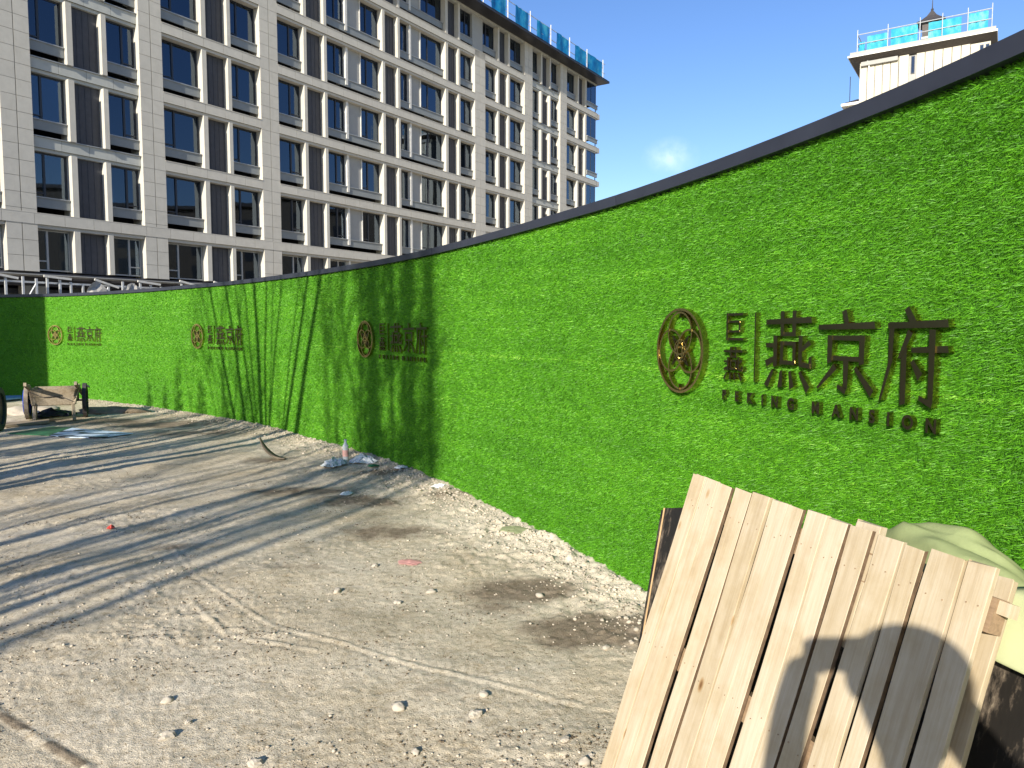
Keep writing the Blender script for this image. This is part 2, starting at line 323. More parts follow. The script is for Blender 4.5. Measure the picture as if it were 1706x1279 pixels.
# ------------------------------------------------------------------ small grit and clods (uncountable)
ICO = [(0, 0, 1), (.894, 0, .447), (.276, .851, .447), (-.724, .526, .447), (-.724, -.526, .447), (.276, -.851, .447), (.724, .526, -.447), (-.276, .851, -.447), (-.894, 0, -.447), (-.276, -.851, -.447), (.724, -.526, -.447), (0, 0, -1)]
ICOF = [(0, 1, 2), (0, 2, 3), (0, 3, 4), (0, 4, 5), (0, 5, 1), (1, 6, 2), (2, 7, 3), (3, 8, 4), (4, 9, 5), (5, 10, 1), (2, 6, 7), (3, 7, 8), (4, 8, 9), (5, 9, 10), (1, 10, 6), (11, 7, 6), (11, 8, 7), (11, 9, 8), (11, 10, 9), (11, 6, 10)]
def pebbles(name, n, sampler, size, mat):
    xs, ys = sampler(n); n = len(xs); sz = size[0] * (size[1] / size[0]) ** (RNG.random(n) ** 2.6)
    z = gheight(xs, ys); v = np.array(ICO)[None] * (.65 + .6 * RNG.random((n, 12, 1))) * sz[:, None, None] * np.array([1, .8, .6])
    a = RNG.random(n) * 2 * PI; c, s_ = np.cos(a)[:, None], np.sin(a)[:, None]
    vx = v[..., 0] * c - v[..., 1] * s_ + xs[:, None]; vy = v[..., 0] * s_ + v[..., 1] * c + ys[:, None]; vz = v[..., 2] + (z + sz * .25)[:, None]
    V = np.stack([vx, vy, vz], -1).reshape(-1, 3); Fx = (np.array(ICOF)[None] + np.arange(n)[:, None, None] * 12).reshape(-1, 3)
    return obj(name, npmesh(name, V, Fx, 3), mat, kind='stuff')
def samp_open(n):
    r = 2.2 * (16 / 2.2) ** (RNG.random(n) ** 1.15); a = R(-38) + RNG.random(n) * R(52); x = r * np.sin(a); y = r * np.cos(a)
    keep = (fbm(x * 1.3, y * 1.3, 3, 21) + .35 * RNG.random(n) > .6) & (inside(x, y) > .05); return x[keep], y[keep]
def inside(x, y):                                  # signed distance to the camera side of the fence
    best = np.full(x.shape, 1e9); sg = np.zeros(x.shape)
    for i in range(0, 600, 4):
        t = ftan(AL[i]); nn = np.array([t[1], -t[0]]); dx = x - Q[i, 0]; dy = y - Q[i, 1]; d = dx * dx + dy * dy; m = d < best
        best[m] = d[m]; sg[m] = (dx * nn[0] + dy * nn[1])[m]
    return sg
def samp_berm(n):
    s = 3 + RNG.random(n) ** .7 * (LEN - 8); d = .04 + np.abs(RNG.normal(0, .22, n)); p = fpos(s); t = ftan(s); return p[0] + t[1] * d, p[1] - t[0] * d
gm2 = simple('grit', (.43, .38, .305), .95, 0, .3, 3)
pebbles('gravel', 7000, samp_open, (.003, .012), gm2)
def samp_cl(n):
    x0, y0 = samp_open(700); i = RNG.integers(0, len(x0), n); x = x0[i] + RNG.normal(0, .09, n); y = y0[i] + RNG.normal(0, .035, n); k = inside(x, y) > .06; return x[k], y[k]
pebbles('leaf_crumbs', 9000, samp_cl, (.002, .009), simple('dark_crumb', (.11, .085, .055), .95, 0, .4, 9))
pebbles('soil_clods', 9000, samp_berm, (.005, .022), gm2)

# ------------------------------------------------------------------ hoarding fence
fence = thing('hoarding_fence', 'long curved site hoarding covered in bright green artificial turf with a black metal cap', 'fence', (0, 0, 0))
edges = np.arange(0, LEN, 2.0).tolist() + [LEN]
edges = [e for e in edges]
def strip(s0, s1, o0, o1, z0, z1, name, mat, step=.25):
    ss = np.linspace(s0, s1, max(2, int((s1 - s0) / step) + 1)); m = MB(); vs = []; fs = []
    for s in ss:
        p = fpos(s); nn = fnor(s)
        for o, z in ((o0, z0), (o1, z0), (o1, z1), (o0, z1)): vs.append((p[0] + nn[0] * o, p[1] + nn[1] * o, z))
    for i in range(len(ss) - 1):
        for j in range(4): fs.append((4 * i + j, 4 * i + (j + 1) % 4, 4 * i + 4 + (j + 1) % 4, 4 * i + 4 + j))
    n = 4 * (len(ss) - 1); fs += [(0, 3, 2, 1), (n, n + 1, n + 2, n + 3)]
    m.add(vs, fs); return m.build(name, mat, fence)
strip(.0, LEN, -.06, -.02, -.05, HT, 'backing_board', m_cladding_dark)
strip(.0, LEN, -.02, -.002, -.03, HT - .01, 'turf_mat', m_turfb)
cap_edges = [0, 4.2, 8.4, 12.6, 16.8, 21.65, 25.1, LEN]
for a, b in zip(cap_edges[:-1], cap_edges[1:]):
    strip(a + .004, b - .005, -.075, .036, HT, HC, 'cap_rail', m_cap)
# turf blades
def blades():
    ds = .02; ss = np.arange(.0, LEN, ds); p = fpos(ss); dist = np.hypot(p[0], p[1]); dist = np.where(p[1] < 1.2, 6.0, np.maximum(dist, 2.2))
    dens = np.clip(42000 * (3.2 / dist) ** 1.45, 3200, 46000); cnt = RNG.poisson(dens * ds * 2.43)
    s = np.repeat(ss, cnt) + RNG.random(cnt.sum()) * ds; D = np.repeat(dist, cnt); n = len(s); z = .0 + RNG.random(n) * (HT - .0)
    wd = .003 * (np.maximum(D, 3) / 3) ** .8; L = np.clip(.024 * (D / 3.2) ** .15, .02, .035) * (.7 + .6 * RNG.random(n))
    p = fpos(s); t = ftan(s); nx, ny = t[1], -t[0]
    strip_dir = np.where(z > 1.42, 1.0, 1.0)
    clump = fbm(s * 38, z * 38, 2, 31) - .5; clump2 = fbm(s * 38, z * 38, 2, 77) - .5
    a = RNG.normal(0, .55, n) + clump * 1.3 + .1; b = RNG.normal(0, .5, n) + clump2 * 1.3 - .2; c = .5 + .5 * RNG.random(n)
    nrm = np.sqrt(a * a + b * b + c * c); a, b, c = a / nrm, b / nrm, c / nrm
    bx, by, bz = p[0] + nx * -.004, p[1] + ny * -.004, z
    dx = t[0] * a + nx * c; dy = t[1] * a + ny * c; dz = b
    # width direction: perpendicular to the blade, random roll
    wx, wy, wz = t[0] * b, t[1] * b, -a; wl = np.sqrt(wx ** 2 + wy ** 2 + wz ** 2) + 1e-6; roll = RNG.normal(0, .5, n)
    wx, wy, wz = wx / wl + nx * roll * .6, wy / wl + ny * roll * .6, wz / wl; hw = wd * .5 * (.7 + .6 * RNG.random(n))
    v0 = np.stack([bx - wx * hw, by - wy * hw, bz - wz * hw], 1); v1 = np.stack([bx + wx * hw, by + wy * hw, bz + wz * hw], 1)
    v2 = np.stack([bx + dx * L, by + dy * L, np.minimum(bz + dz * L, HT + .01)], 1)
    V = np.stack([v0, v1, v2], 1).reshape(-1, 3); me = npmesh('grass_blades', V, np.arange(3 * n).reshape(n, 3), 3)
    tone = .42 + .17 * RNG.normal(0, 1, n) + (fbm(s * .9, z * .9, 3, 41) - .5) * .35 + (fbm(s * .6, z * 16, 2, 43) - .5) * .30 + np.where(np.abs(z - 1.425 - .006 * np.sin(s * 2.1)) < .007, .3, 0) + np.where(np.abs(z - .52) < .006, .12, 0) + np.where(np.abs(z - 2.0) < .006, .1, 0) + .05 * np.clip((D - 4) / 5, 0, 1)
    fattr(me, 'tone', np.clip(tone, 0, 1)); obj('grass_blades', me, m_turf, fence, kind='stuff'); return n
print('blades', blades())

# ------------------------------------------------------------------ lettering signs on the fence
def stroke(mb, pts, w0, w1, M, z0, z1):
    pts = [Vector((*p, 0)) for p in pts]
    for i in range(len(pts) - 1):
        a, b = pts[i], pts[i + 1]; d = (b - a).normalized(); nn = Vector((-d.y, d.x, 0)); u0 = i / (len(pts) - 1); u1 = (i + 1) / (len(pts) - 1)
        wa = w0 + (w1 - w0) * u0; wb = w0 + (w1 - w0) * u1; e = wa * .35 if i else 0
        mb.prism([a - d * e + nn * wa / 2, a - d * e - nn * wa / 2, b - nn * wb / 2 + d * wb * .12, b + nn * wb / 2 - d * wb * .12], z0, z1 - .0007 * (mb.k % 7), M); mb.k += 1
CH = {
 'giant': [([(.1, 1), (.1, 0)], .11, .11), ([(.05, .95), (.98, .95)], .1, .1), ([(.05, .05), (1, .05)], .1, .1), ([(.1, .69), (.8, .69)], .09, .09), ([(.1, .33), (.8, .33)], .09, .09), ([(.78, .69), (.78, .33)], .1, .1)],
 'swallow': [([(0, .86), (1, .88)], .085, .1), ([(.37, 1), (.37, .69)], .1, .09), ([(.63, 1), (.63, .69)], .1, .09), ([(.33, .7), (.67, .7)], .07, .07), ([(.36, .6), (.36, .3)], .08, .08), ([(.63, .6), (.63, .3)], .08, .08), ([(.33, .58), (.66, .58)], .07, .07), ([(.33, .33), (.66, .33)], .07, .07), ([(.22, .68), (.22, .27)], .1, .1), ([(0, .55), (.22, .55)], .08, .08), ([(0, .3), (.25, .4)], .13, .07), ([(.77, .68), (.77, .32), (.98, .3), (.97, .42)], .1, .07), ([(.77, .48), (.98, .6)], .06, .1), ([(.17, .22), (.02, 0)], .06, .12), ([(.36, .22), (.34, .0)], .06, .12), ([(.55, .22), (.6, .0)], .06, .12), ([(.76, .22), (.95, 0)], .06, .13)],
 'capital': [([(.47, 1), (.53, .84)], .1, .09), ([(0, .8), (1, .82)], .075, .1), ([(.22, .7), (.22, .36)], .11, .1), ([(.79, .7), (.79, .36)], .11, .1), ([(.18, .67), (.84, .67)], .07, .08), ([(.22, .42), (.8, .42)], .07, .07), ([(.51, .4), (.51, .03), (.38, .08)], .11, .06), ([(.33, .32), (0, .03)], .11, .04), ([(.68, .32), (.98, .03)], .06, .12)],
 'mansion': [([(.4, 1), (.52, .84)], .09, .11), ([(.12, .82), (1, .84)], .08, .1), ([(.18, .86), (.17, .45), (.02, .02)], .1, .04), ([(.46, .76), (.3, .48)], .1, .05), ([(.37, .6), (.37, 0)], .1, .1), ([(.48, .57), (1, .59)], .07, .09), ([(.79, .78), (.79, .04), (.62, .09)], .11, .06), ([(.5, .46), (.63, .3)], .06, .12)]}
def chmesh(key, x0, z0, x1, z1):
    mb = MB(); mb.k = 0; sx, sz = x1 - x0, z1 - z0
    M = Matrix(((1, 0, 0, 0), (0, 0, -1, 0), (0, 1, 0, 0), (0, 0, 0, 1)))   # xy plane -> xz plane, z -> -y (outwards)
    for pts, a, b in CH[key]: stroke(mb, [(x0 + p[0] * sx, z0 + p[1] * sz) for p in pts], a * sx * .84, b * sx * .84, M, .002, .031)
    return mb
def twotone(o):                                    # faces that look outwards get the dark bronze face, edges the gold return
    me = o.data; me.materials.append(m_bronze_edge)
    for p in me.polygons: p.material_index = 0 if p.normal.y < -.7 else 1
def letter(ch, x, z, h):
    cu = bpy.data.curves.new('letter', 'FONT'); cu.body = ch; cu.size = h * 1.42; cu.extrude = .010; cu.offset = .0022; cu.align_x = 'CENTER'
    t = bpy.data.objects.new('tmp', cu); me = bpy.data.meshes.new_from_object(t); bpy.data.objects.remove(t)
    me.transform(Matrix.Translation((x, -.022, z)) @ Matrix.Rotation(PI / 2, 4, 'X')); return me
def make_sign(s, label):
    s0, s1 = s - .2, s + 1.76; A = fpos(s0); Bp = fpos(s1); t = (Bp - A) / np.linalg.norm(Bp - A); off = .012
    nn = np.array([t[1], -t[0]]); A = A + nn * off + t * .19
    M = Matrix(((t[0], -nn[0], 0, A[0]), (t[1], -nn[1], 0, A[1]), (0, 0, 1, 0), (0, 0, 0, 1)))
    r = thing('lettering_sign', label, 'sign', M=M, group='bronze lettering signs along the turf fence')
    e = MB(); cz = 1.537; ax = (0, 1, 0)
    e.ring((0, -.025, cz), ax, .228, .014, .036, 48)
    for dx, dz in ((0, 1), (0, -1), (1, 0), (-1, 0)): e.ring((dx * .094, -.0235 - .001 * (dx + 2 * dz), cz + dz * .096), ax, .116, .0105, .03, 32)
    e.ring((0, -.022, cz), ax, .043, .009, .03, 24); e.ring((0, -.0225, cz), ax, .062, .006, .026, 24)
    for k in range(4):
        a = PI / 4 + k * PI / 2; u = Vector((math.cos(a), 0, math.sin(a))); q = Vector((-u.z, 0, u.x))
        for sg in (1, -1):
            p0 = Vector((0, 0, cz)) + u * .045 + q * .014 * sg; p1 = Vector((0, 0, cz)) + u * .115; w = q * .004
            vs = [p0 - w, p0 + w, p1 + w, p1 - w]; e.add([v + Vector((0, -.008, 0)) for v in vs] + [v + Vector((0, -.034 - .001 * k, 0)) for v in vs], [(0, 1, 2, 3), (7, 6, 5, 4), (0, 4, 5, 1), (1, 5, 6, 2), (2, 6, 7, 3), (3, 7, 4, 0)])
    for z in (.2, -.2): e.box(-.003, .003, -.04, -.008, cz + z - .016, cz + z + .016)
    o = e.build('emblem', m_bronze, r); twotone(o)
    for nm, key, bx in (('small_character', 'giant', (.41, 1.60, .555, 1.735)), ('small_character', 'swallow', (.40, 1.405, .555, 1.568)), ('character', 'swallow', (.735, 1.395, 1.045, 1.735)), ('character', 'capital', (1.09, 1.40, 1.41, 1.728)), ('character', 'mansion', (1.44, 1.385, 1.757, 1.728))):
        o = chmesh(key, bx[0], bx[1], bx[2], bx[3]).build(nm, m_bronze, r); twotone(o)
    mb = MB().box(.647, .655, -.03, -.004, 1.406, 1.734); twotone(mb.build('divider_bar', m_bronze, r))
    xs = [.41, .517, .621, .719, .81, .923, 1.086, 1.211, 1.315, 1.412, 1.497, 1.591, 1.70]
    for c, x in zip('PEKINGMANSION', xs): twotone(obj('letter', letter(c, x, 1.303, .048), m_bronze, r))
    S_ = np.linspace(s - .5, s + 2.2, 120); pts = fpos(S_).T - A; lx = pts @ t; ly = pts @ nn
    for o in kids(r):
        for v in o.data.vertices: v.co.y -= float(np.interp(v.co.x, lx, ly)) - (.0)
        o.data.update()
    return r
make_sign(25.86, 'largest bronze emblem and lettering, on the turf above the pale plank pallet')
make_sign(19.74, 'bronze emblem and lettering on the turf in broad blurred tree shade above the plastic litter')
make_sign(13.62, 'bronze emblem and lettering crossed by thin stem shadows, just right of the low bush shadow')
make_sign(7.56, 'smallest bronze emblem and lettering, in sun above the wooden handcart')

# ------------------------------------------------------------------ apartment building
AZ = R(33.4285); DIST = 31.5387
Dv = Vector((math.sin(AZ), math.cos(AZ), 0)); Nv = Vector((math.cos(AZ), -math.sin(AZ), 0))
bl = thing('apartment_building', 'long pale stone apartment block with a grid of recessed windows and dark overhanging roof', 'building', -DIST * Nv, PI / 2 - AZ)
Z0, ST = 6.2, 3.0
piers = [(13.2, 14.3), (18.67, 19.72), (24.96, 26.05), (43.09, 44.33), (49.56, 50.7), (55.08, 56.17), (7.2, 8.3)]
pil = [(15.68, 15.91), (17.07, 17.27), (21.71, 21.94), (23.09, 23.28), (27.78, 27.98), (29.20, 29.40), (33.81, 34.02), (35.15, 35.35), (39.83, 40.09), (41.22, 41.42), (45.95, 46.14), (47.3, 47.53), (52.0, 52.2), (53.35, 53.56), (58.1, 58.32), (59.5, 59.75), (9.9, 10.1), (11.3, 11.5)]
niches = [(15.91, 17.07), (21.94, 23.09), (27.98, 29.20), (34.02, 35.15), (40.09, 41.22), (46.14, 47.3), (52.2, 53.35), (58.32, 59.5), (10.1, 11.3)]
ops = [(14.3, 15.68, 'L'), (17.27, 18.67, 'R'), (19.72, 21.71, 'L'), (23.28, 24.96, 'L'), (26.05, 27.78, 'R'), (29.40, 33.81, 'W1'), (35.35, 39.83, 'W2'), (41.42, 43.09, 'R'), (44.33, 45.95, 'L'), (47.53, 49.56, 'R'), (50.7, 52.0, 'L'), (53.56, 55.08, 'R'), (56.17, 58.1, 'L'), (8.3, 9.9, 'L'), (11.5, 13.2, 'R')]
recess_bays = [(14.3, 18.67), (50.7, 55.08), (8.3, 13.2)]
U0, U1 = 4.0, 61.75; NF = 6
ZE = 24.05
# structure behind the cladding
for a, b in piers:
    tp_ = Z0 + 15 if a == 43.09 else ZE - .3
    MB().box(a + .03, b - .03, .02, .9, 3.93, tp_).build('pier_core', m_joint, bl)
    MB().box(a, a + .028, .024, .9, 3.93, tp_).build('pier_return', m_stone, bl); MB().box(b - .028, b, .024, .9, 3.93, tp_).build('pier_return', m_stone, bl)
clad = []                                          # (u0,u1,dep0,z0,z1)
for a, b in piers:
    top = Z0 + 15 if a == 43.09 else ZE - .3; mid = (a + b) / 2
    for (x0, x1) in ((a, mid - .016), (mid + .016, b)):
        z = 3.93
        while z < top - .05:
            z1 = min(z + .6, top)
            for zz0, zz1 in ([(z, z1)]): pass
            if not (z < 5.8 < z1 + .0 or 5.8 <= z < 6.2): clad.append((x0, x1, 0, z + .007, z1 - .007))
            elif z < 5.8: clad.append((x0, x1, 0, z + .007, 5.79))
            if z < 6.2 < z1: clad.append((x0, x1, 0, 6.21, z1 - .007))
            z = z1
for k in range(NF):
    zt = Z0 + 3 * k
    if k == 0: spans = [(U0, U1, 0)]
    else:
        cuts = sorted([p for p in piers if not (k == 5 and p == (43.09, 44.33))]); spans = []; u = U0
        for a, b in cuts: spans.append((u, a, 0)); u = b
        spans.append((u, U1, 0))
    for a, b, _ in spans:
        if b - a < .3: continue
        dep = 0
        for ra, rb in recess_bays:
            if abs(ra - a) < .05 and k > 0: dep = .15
        mbc = MB().box(a, b, dep + .03, .9, zt - .43, zt - .02); mbc.build('band_core', m_joint, bl)
        lint = MB().box(a + .003, b - .003, dep + .07, .9, zt - .56, zt - .433); lint.build('lintel', m_stone if not dep else m_band_grey, bl)
        ledge = MB().box(a + .004, b - .004, dep - (.018 if not dep else .06), dep + .25, zt - .022, zt + .012); ledge.build('band_ledge', m_stone if not dep else m_ledge, bl)
        n = max(1, round((b - a) / 1.13)); w = (b - a) / n
        for i in range(n): clad.append((a + i * w + .006, a + (i + 1) * w - .006, dep + (0 if k else -.012), zt - .43, zt - .024, dep > 0))
def pxsize(c):
    P = -DIST * Nv + Dv * ((c[0] + c[1]) / 2); return (c[4] - c[3]) / max(5, P.y) + (0 if -.75 < P.x / P.y < .2 and ((c[3] + c[4]) / 2 - EYE) / P.y < .5 else -9)
clad.sort(key=pxsize, reverse=True)
rest = MB(); restg = MB()
for i, c in enumerate(clad):
    rec = len(c) > 5 and c[5]
    if i < 300: MB().box(c[0], c[1], c[2], c[2] + .022, c[3], c[4]).build('cladding_panel', m_band_grey if rec else m_stone, bl)
    else: (restg if rec else rest).box(c[0], c[1], c[2], c[2] + .022, c[3], c[4])
rest.build('upper_cladding', m_stone, bl, kind='stuff'); restg.build('grey_cladding', m_band_grey, bl, kind='stuff')
floors = [(3.98, Z0 - .56, -1)] + [(Z0 + 3 * k, Z0 + 3 * k + 2.44, k) for k in range(5)] + [(Z0 + 15, ZE - .45, 5)]
for z0, z1, k in floors:
    for a, b in pil: MB().box(a, b, .012, .75, z0 + .003, z1 + .0).build('pilaster', m_stone, bl)
    for a, b in niches:
        m = MB().box(a + .004, b - .004, .36, .42, z0, z1); n = 5
        for i in range(n): x = a + .08 + (b - a - .16) * i / (n - 1); m.box(x - .008, x + .008, .348, .36, z0 + .02, z1 - .02)
        m.build('louvre_panel', m_louvre, bl)
rnd = random.Random(3)
def window(a, b, z0, z1, mull, k, cur=None):
    w = MB(); d0, d1 = .40, .46; f = .05
    w.box(a, a + f, d0, d1, z0, z1); w.box(b - f, b, d0, d1, z0, z1); w.box(a + f, b - f, d0, d1, z0, z0 + f); w.box(a + f, b - f, d0, d1, z1 - f, z1)
    x = a + (b - a) * mull; w.box(x - .04, x + .04, d0 - .012, d1, z0 + f, z1 - f)
    zt = z0 + (.5 if k >= 0 else .38)
    if mull < .5: w.box(a + f, x - .04, d0 - .008, d1, zt - .025, zt + .025)
    else: w.box(x + .04, b - f, d0 - .008, d1, zt - .025, zt + .025)
    o = w.build('window', m_frame if k >= 0 else m_ledge, bl)
    Mt = Matrix.Translation(((a + b) / 2, .44, (z0 + z1) / 2)) @ Matrix.Rotation(R(rnd.uniform(-.5, .5)), 4, 'Z') @ Matrix.Rotation(R(rnd.uniform(-.5, .5)), 4, 'X'); hx, hz = (b - a) / 2 - f, (z1 - z0) / 2 - f
    MB().box(-hx, hx, -.004, .004, -hz, hz, Mt).build('pane', m_glass, o)
    if cur:
        c0, c1, mt = cur; m = MB(); n = 9; u0 = a + (b - a) * c0; u1 = a + (b - a) * c1
        for i in range(n): p0 = u0 + (u1 - u0) * i / n; p1 = u0 + (u1 - u0) * (i + 1) / n; m.add([(p0, .58 + .05 * (i % 2), z0), (p1, .58 + .05 * ((i + 1) % 2), z0), (p1, .58 + .05 * ((i + 1) % 2), z1), (p0, .58 + .05 * (i % 2), z1)], [(0, 1, 2, 3)])
        m.build('curtain', mt, o)
def spandrel(a, b, zt, top=.64):
    o = MB().box(a, b, .22, .30, zt + .27, zt + top).build('spandrel', m_spandrel, bl)
    MB().box(a, b, .175, .39, zt + top, zt + top + .04).build('sill', m_ledge, o)
for z0, z1, k in floors:
    zt = z0
    for a, b, ty in ops:
        g0 = z0 + .03 if k < 0 else z0 + .35; g1 = z1 - .02
        a_, b_ = a + .02, b - .02
        cur = None
        r = rnd.random()
        if a > 35 and r < .75: cur = (.45, .97, m_curtain)
        elif r < .55: cur = (.78, .98, m_curtain)
        if rnd.random() < .14: cur = (.05, .96, m_curtain)
        if k < 0: cur = (.72, .98, m_curtain_g) if r < .8 else None
        if ty in 'LR': window(a_, b_, g0, g1, .36 if ty == 'L' else .62, k, cur)
        else:
            c = (a + 1.55, a + 1.72, a + 2.8, a + 2.86) if ty == 'W1' else (a + 1.05, a + 1.22, a + 2.2, a + 2.28)
            window(a_, c[0], g0, g1, .6 if ty == 'W1' else .45, k, cur); window(c[3], b_, g0, g1, .36, k, cur if ty == 'W1' else (.3, .98, m_curtain))
            MB().box(c[0] + .003, c[1], .17, .5, g0, z1).build('window_fin', m_fin, bl)
            MB().box(c[1] + .003, c[2], .33, .5, g0, z1).build('grey_panel', m_greypanel, bl)
            MB().box(c[2] + .003, c[3] - .003, .28, .5, g0, z1).build('window_fin', m_fin, bl)
        if k >= 0: spandrel(a_, b_, zt)
    # glazed corner bay
    w = MB(); ca, cb = 59.75, 61.6
    for x in (ca + .0, cb - .06): w.box(x, x + .06, .06, .12, z0, z1)
    w.box(ca + .06, cb - .06, .06, .12, z1 - .06, z1); w.box(ca + .06, cb - .06, .06, .12, z0 + .62, z0 + .68); w.box(cb - .06, cb, 1.6, 1.66, z0, z1); w.box((ca + cb) / 2 - .02, (ca + cb) / 2 + .02, .062, .118, z0 + .68, z1 - .06)
    o = w.build('corner_window', m_frame, bl); MB().box(ca + .06, cb - .06, .085, .095, z0 + .62, z1 - .06).build('pane', m_glass, o); MB().box(cb - .035, cb - .025, .12, 1.6, z0 + .62, z1 - .06).build('pane', m_glass, o)
    if k >= 0:
        MB().box(ca + .01, cb + .12, -.05, .055, z0 + .27, z0 + .6).build('spandrel', m_spandrel, bl)
        MB().box(ca, cb + .18, -.10, .054, z0 + .6, z0 + .64).build('sill', m_ledge, bl)
        if k < 6: MB().box(U1 + .003, U1 + .55, .02, 1.9, z0 - .43, z0 - .0).build('corner_ledge', m_stone, bl)
# interiors: slabs, rear partition, cross walls
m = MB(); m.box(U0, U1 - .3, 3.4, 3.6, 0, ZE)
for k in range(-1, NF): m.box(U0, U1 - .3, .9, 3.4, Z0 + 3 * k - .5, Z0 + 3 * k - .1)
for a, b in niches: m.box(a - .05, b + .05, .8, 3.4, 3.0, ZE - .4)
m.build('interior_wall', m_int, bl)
# top-floor infill where the third pier stops
MB().box(43.09, 44.33, .22, .5, Z0 + 15.02, ZE - .4).build('infill_panel', m_greypanel, bl)
# frieze, eave, roof
MB().box(U0, U1, .05, 1.0, ZE - .45, ZE - .02).build('frieze', m_band_grey, bl)
ev = MB(); ev.add([(U0 - 1, -1.0, ZE - .3), (U1 + .35, -1.0, ZE - .3), (U1 + .35, 13.5, ZE - .3), (U0 - 1, 13.5, ZE - .3), (U0, .05, ZE - .02), (U1, .05, ZE - .02), (U1, 13, ZE - .02), (U0, 13, ZE - .02)], [(0, 1, 5, 4), (1, 2, 6, 5), (2, 3, 7, 6), (3, 0, 4, 7)]); ev.build('soffit', m_soffit, bl)
MB().box(U0 - 1.02, U1 + .38, -1.03, 13.6, ZE - .29, ZE - .14).build('eave_slab', m_fascia, bl)
rf = MB(); rf.add([(U0 - 1.05, -1.06, ZE - .137), (U1 + .4, -1.06, ZE - .137), (U1 + .4, 13.65, ZE - .137), (U0 - 1.05, 13.65, ZE - .137), (U0 + 3, 3.2, ZE + .45), (U1 - 3, 3.2, ZE + .45), (U1 - 3, 9.5, ZE + .45), (U0 + 3, 9.5, ZE + .45)], [(0, 1, 5, 4), (1, 2, 6, 5), (2, 3, 7, 6), (3, 0, 4, 7), (4, 5, 6, 7), (3, 2, 1, 0)]); rf.build('roof', m_roof, bl)
for i in range(80):
    pass
MB().box(U1 - .3, U1 - .02, 1.7, 13, 3.9, ZE - .05).build('end_wall', m_stone, bl); MB().box(U0, U1 - .3, 12.7, 13, 0, ZE - .05).build('rear_wall', m_stone, bl)
MB().box(U0, U1 + .0, .95, 1.15, 0, 3.3).build('ground_floor_wall', m_cladding_dark, bl)
MB().box(U0, U1, .25, .94, 3.4, 3.92).build('ground_floor_beam', m_cladding_dark, bl)
for u in np.arange(8, 60, 5.9): MB().box(u, u + .8, .3, .93, 0, 3.39).build('ground_floor_column', m_greypanel, bl)

# safety netting on the long roof edge
def bmat(loc, rz): return Matrix.Translation(loc) @ Matrix.Rotation(rz, 4, 'Z')
nt = thing('roof_edge_barrier', 'cyan safety netting hung on a scaffold-tube railing along the long block roof edge', 'barrier', -DIST * Nv, PI / 2 - AZ)
yb = -.72; zb = ZE - .08; zt_ = zb + 1.45
posts = list(np.arange(61.4, 34, -3.05))
for u in posts:
    m = MB().tube([(u, yb, zb), (u, yb, zt_ + .25)], .035, 5); m.tube([(u, yb, zb + 1.1), (u, yb + .9, zb + .1)], .025, 5); m.build('post', m_fin, nt)
for z in (zb + .62, zt_): MB().tube([(U0 + 30, yb + .06, z), (61.9, yb + .06, z)], .03, 5).build('rail', m_steel, nt)
nr = random.Random(5)
for i, u in enumerate(posts[:-1]):
    u1 = u - .25; u0 = u - (2.98 if nr.random() > .5 else 2.1); n = 9; m = MB(); vs = []; fs = []
    for j in range(n + 1):
        x = u0 + (u1 - u0) * j / n; sag = .1 * nr.random()
        for q, z in enumerate((zb + .02, zb + .5, zb + 1.0, zt_ - sag)): vs.append((x, yb - .03 + .03 * math.sin(j * 1.1 + i) + .02 * nr.random() + (.03 if q == 1 else 0), z))
    for j in range(n):
        for q in range(3): a = j * 4 + q; fs.append((a, a + 4, a + 5, a + 1))
    m.add(vs, fs); m.build('net_panel', m_net, nt, True)

# canopy frame under construction in front of the ground floor
sc = thing('scaffold_frame', 'low row of galvanised canopy frames under construction at the foot of the long block', 'scaffold', -DIST * Nv, PI / 2 - AZ)
scr = random.Random(11)
for i, u in enumerate(np.arange(12.2, 22.5, .92)):
    u += scr.uniform(-.15, .15); zt = 3.62 + scr.uniform(-.12, .1); y = -1.2 + scr.uniform(-.15, .15)
    m = MB().box(u - .035, u + .035, y - .035, y + .035, 0, zt); m.box(u + .42, u + .49, y - .035, y + .035, 0, zt - .05); m.build('post', m_steel, sc)
    if i % 2 == 0: m = MB().box(-.5, .5, -.03, .03, -.04, .04, Matrix.Translation((u + .35, y - .08, zt + .02)) @ Matrix.Rotation(scr.uniform(.05, .3), 4, 'Y')); m.build('cross_piece', m_fin, sc)
    if i % 3 == 1: MB().tube([(u, y, 2.6), (u + .45, y, 3.4)], .025, 5).build('brace', m_steel, sc)
for y, z in ((-1.0, 3.42), (-.6, 3.72), (-1.0, 2.85)): MB().box(11.5, 22.8, y, y + .08, z, z + .07).build('rail', m_steel, sc)
MB().box(11.5, 22.8, -.9, .2, 3.74, 3.78).build('canopy_deck', m_greypanel, sc)
tp = MB(); n = 16; vs = []; fs = []
for i in range(n + 1):
    for j in range(5): vs.append((15.4 + 2.9 * i / n, -1.42 + .12 * scr.random(), 2.7 + .22 * j * (.7 + .3 * math.sin(i * .8)) + .05 * scr.random()))
for i in range(n):
    for j in range(4): a = i * 5 + j; fs.append((a, a + 5, a + 6, a + 1))
tp.add(vs, fs); o = tp.build('dust_sheet', simple('grey_sheet', (.36, .35, .32), .8), sc)

# ------------------------------------------------------------------ tower rooftop beyond the fence (right)
SD = 65.0
tw = thing('tower_block', 'cream tower top with dark eave and slot windows, behind the fence on the right', 'building', Dv * SD, -AZ)
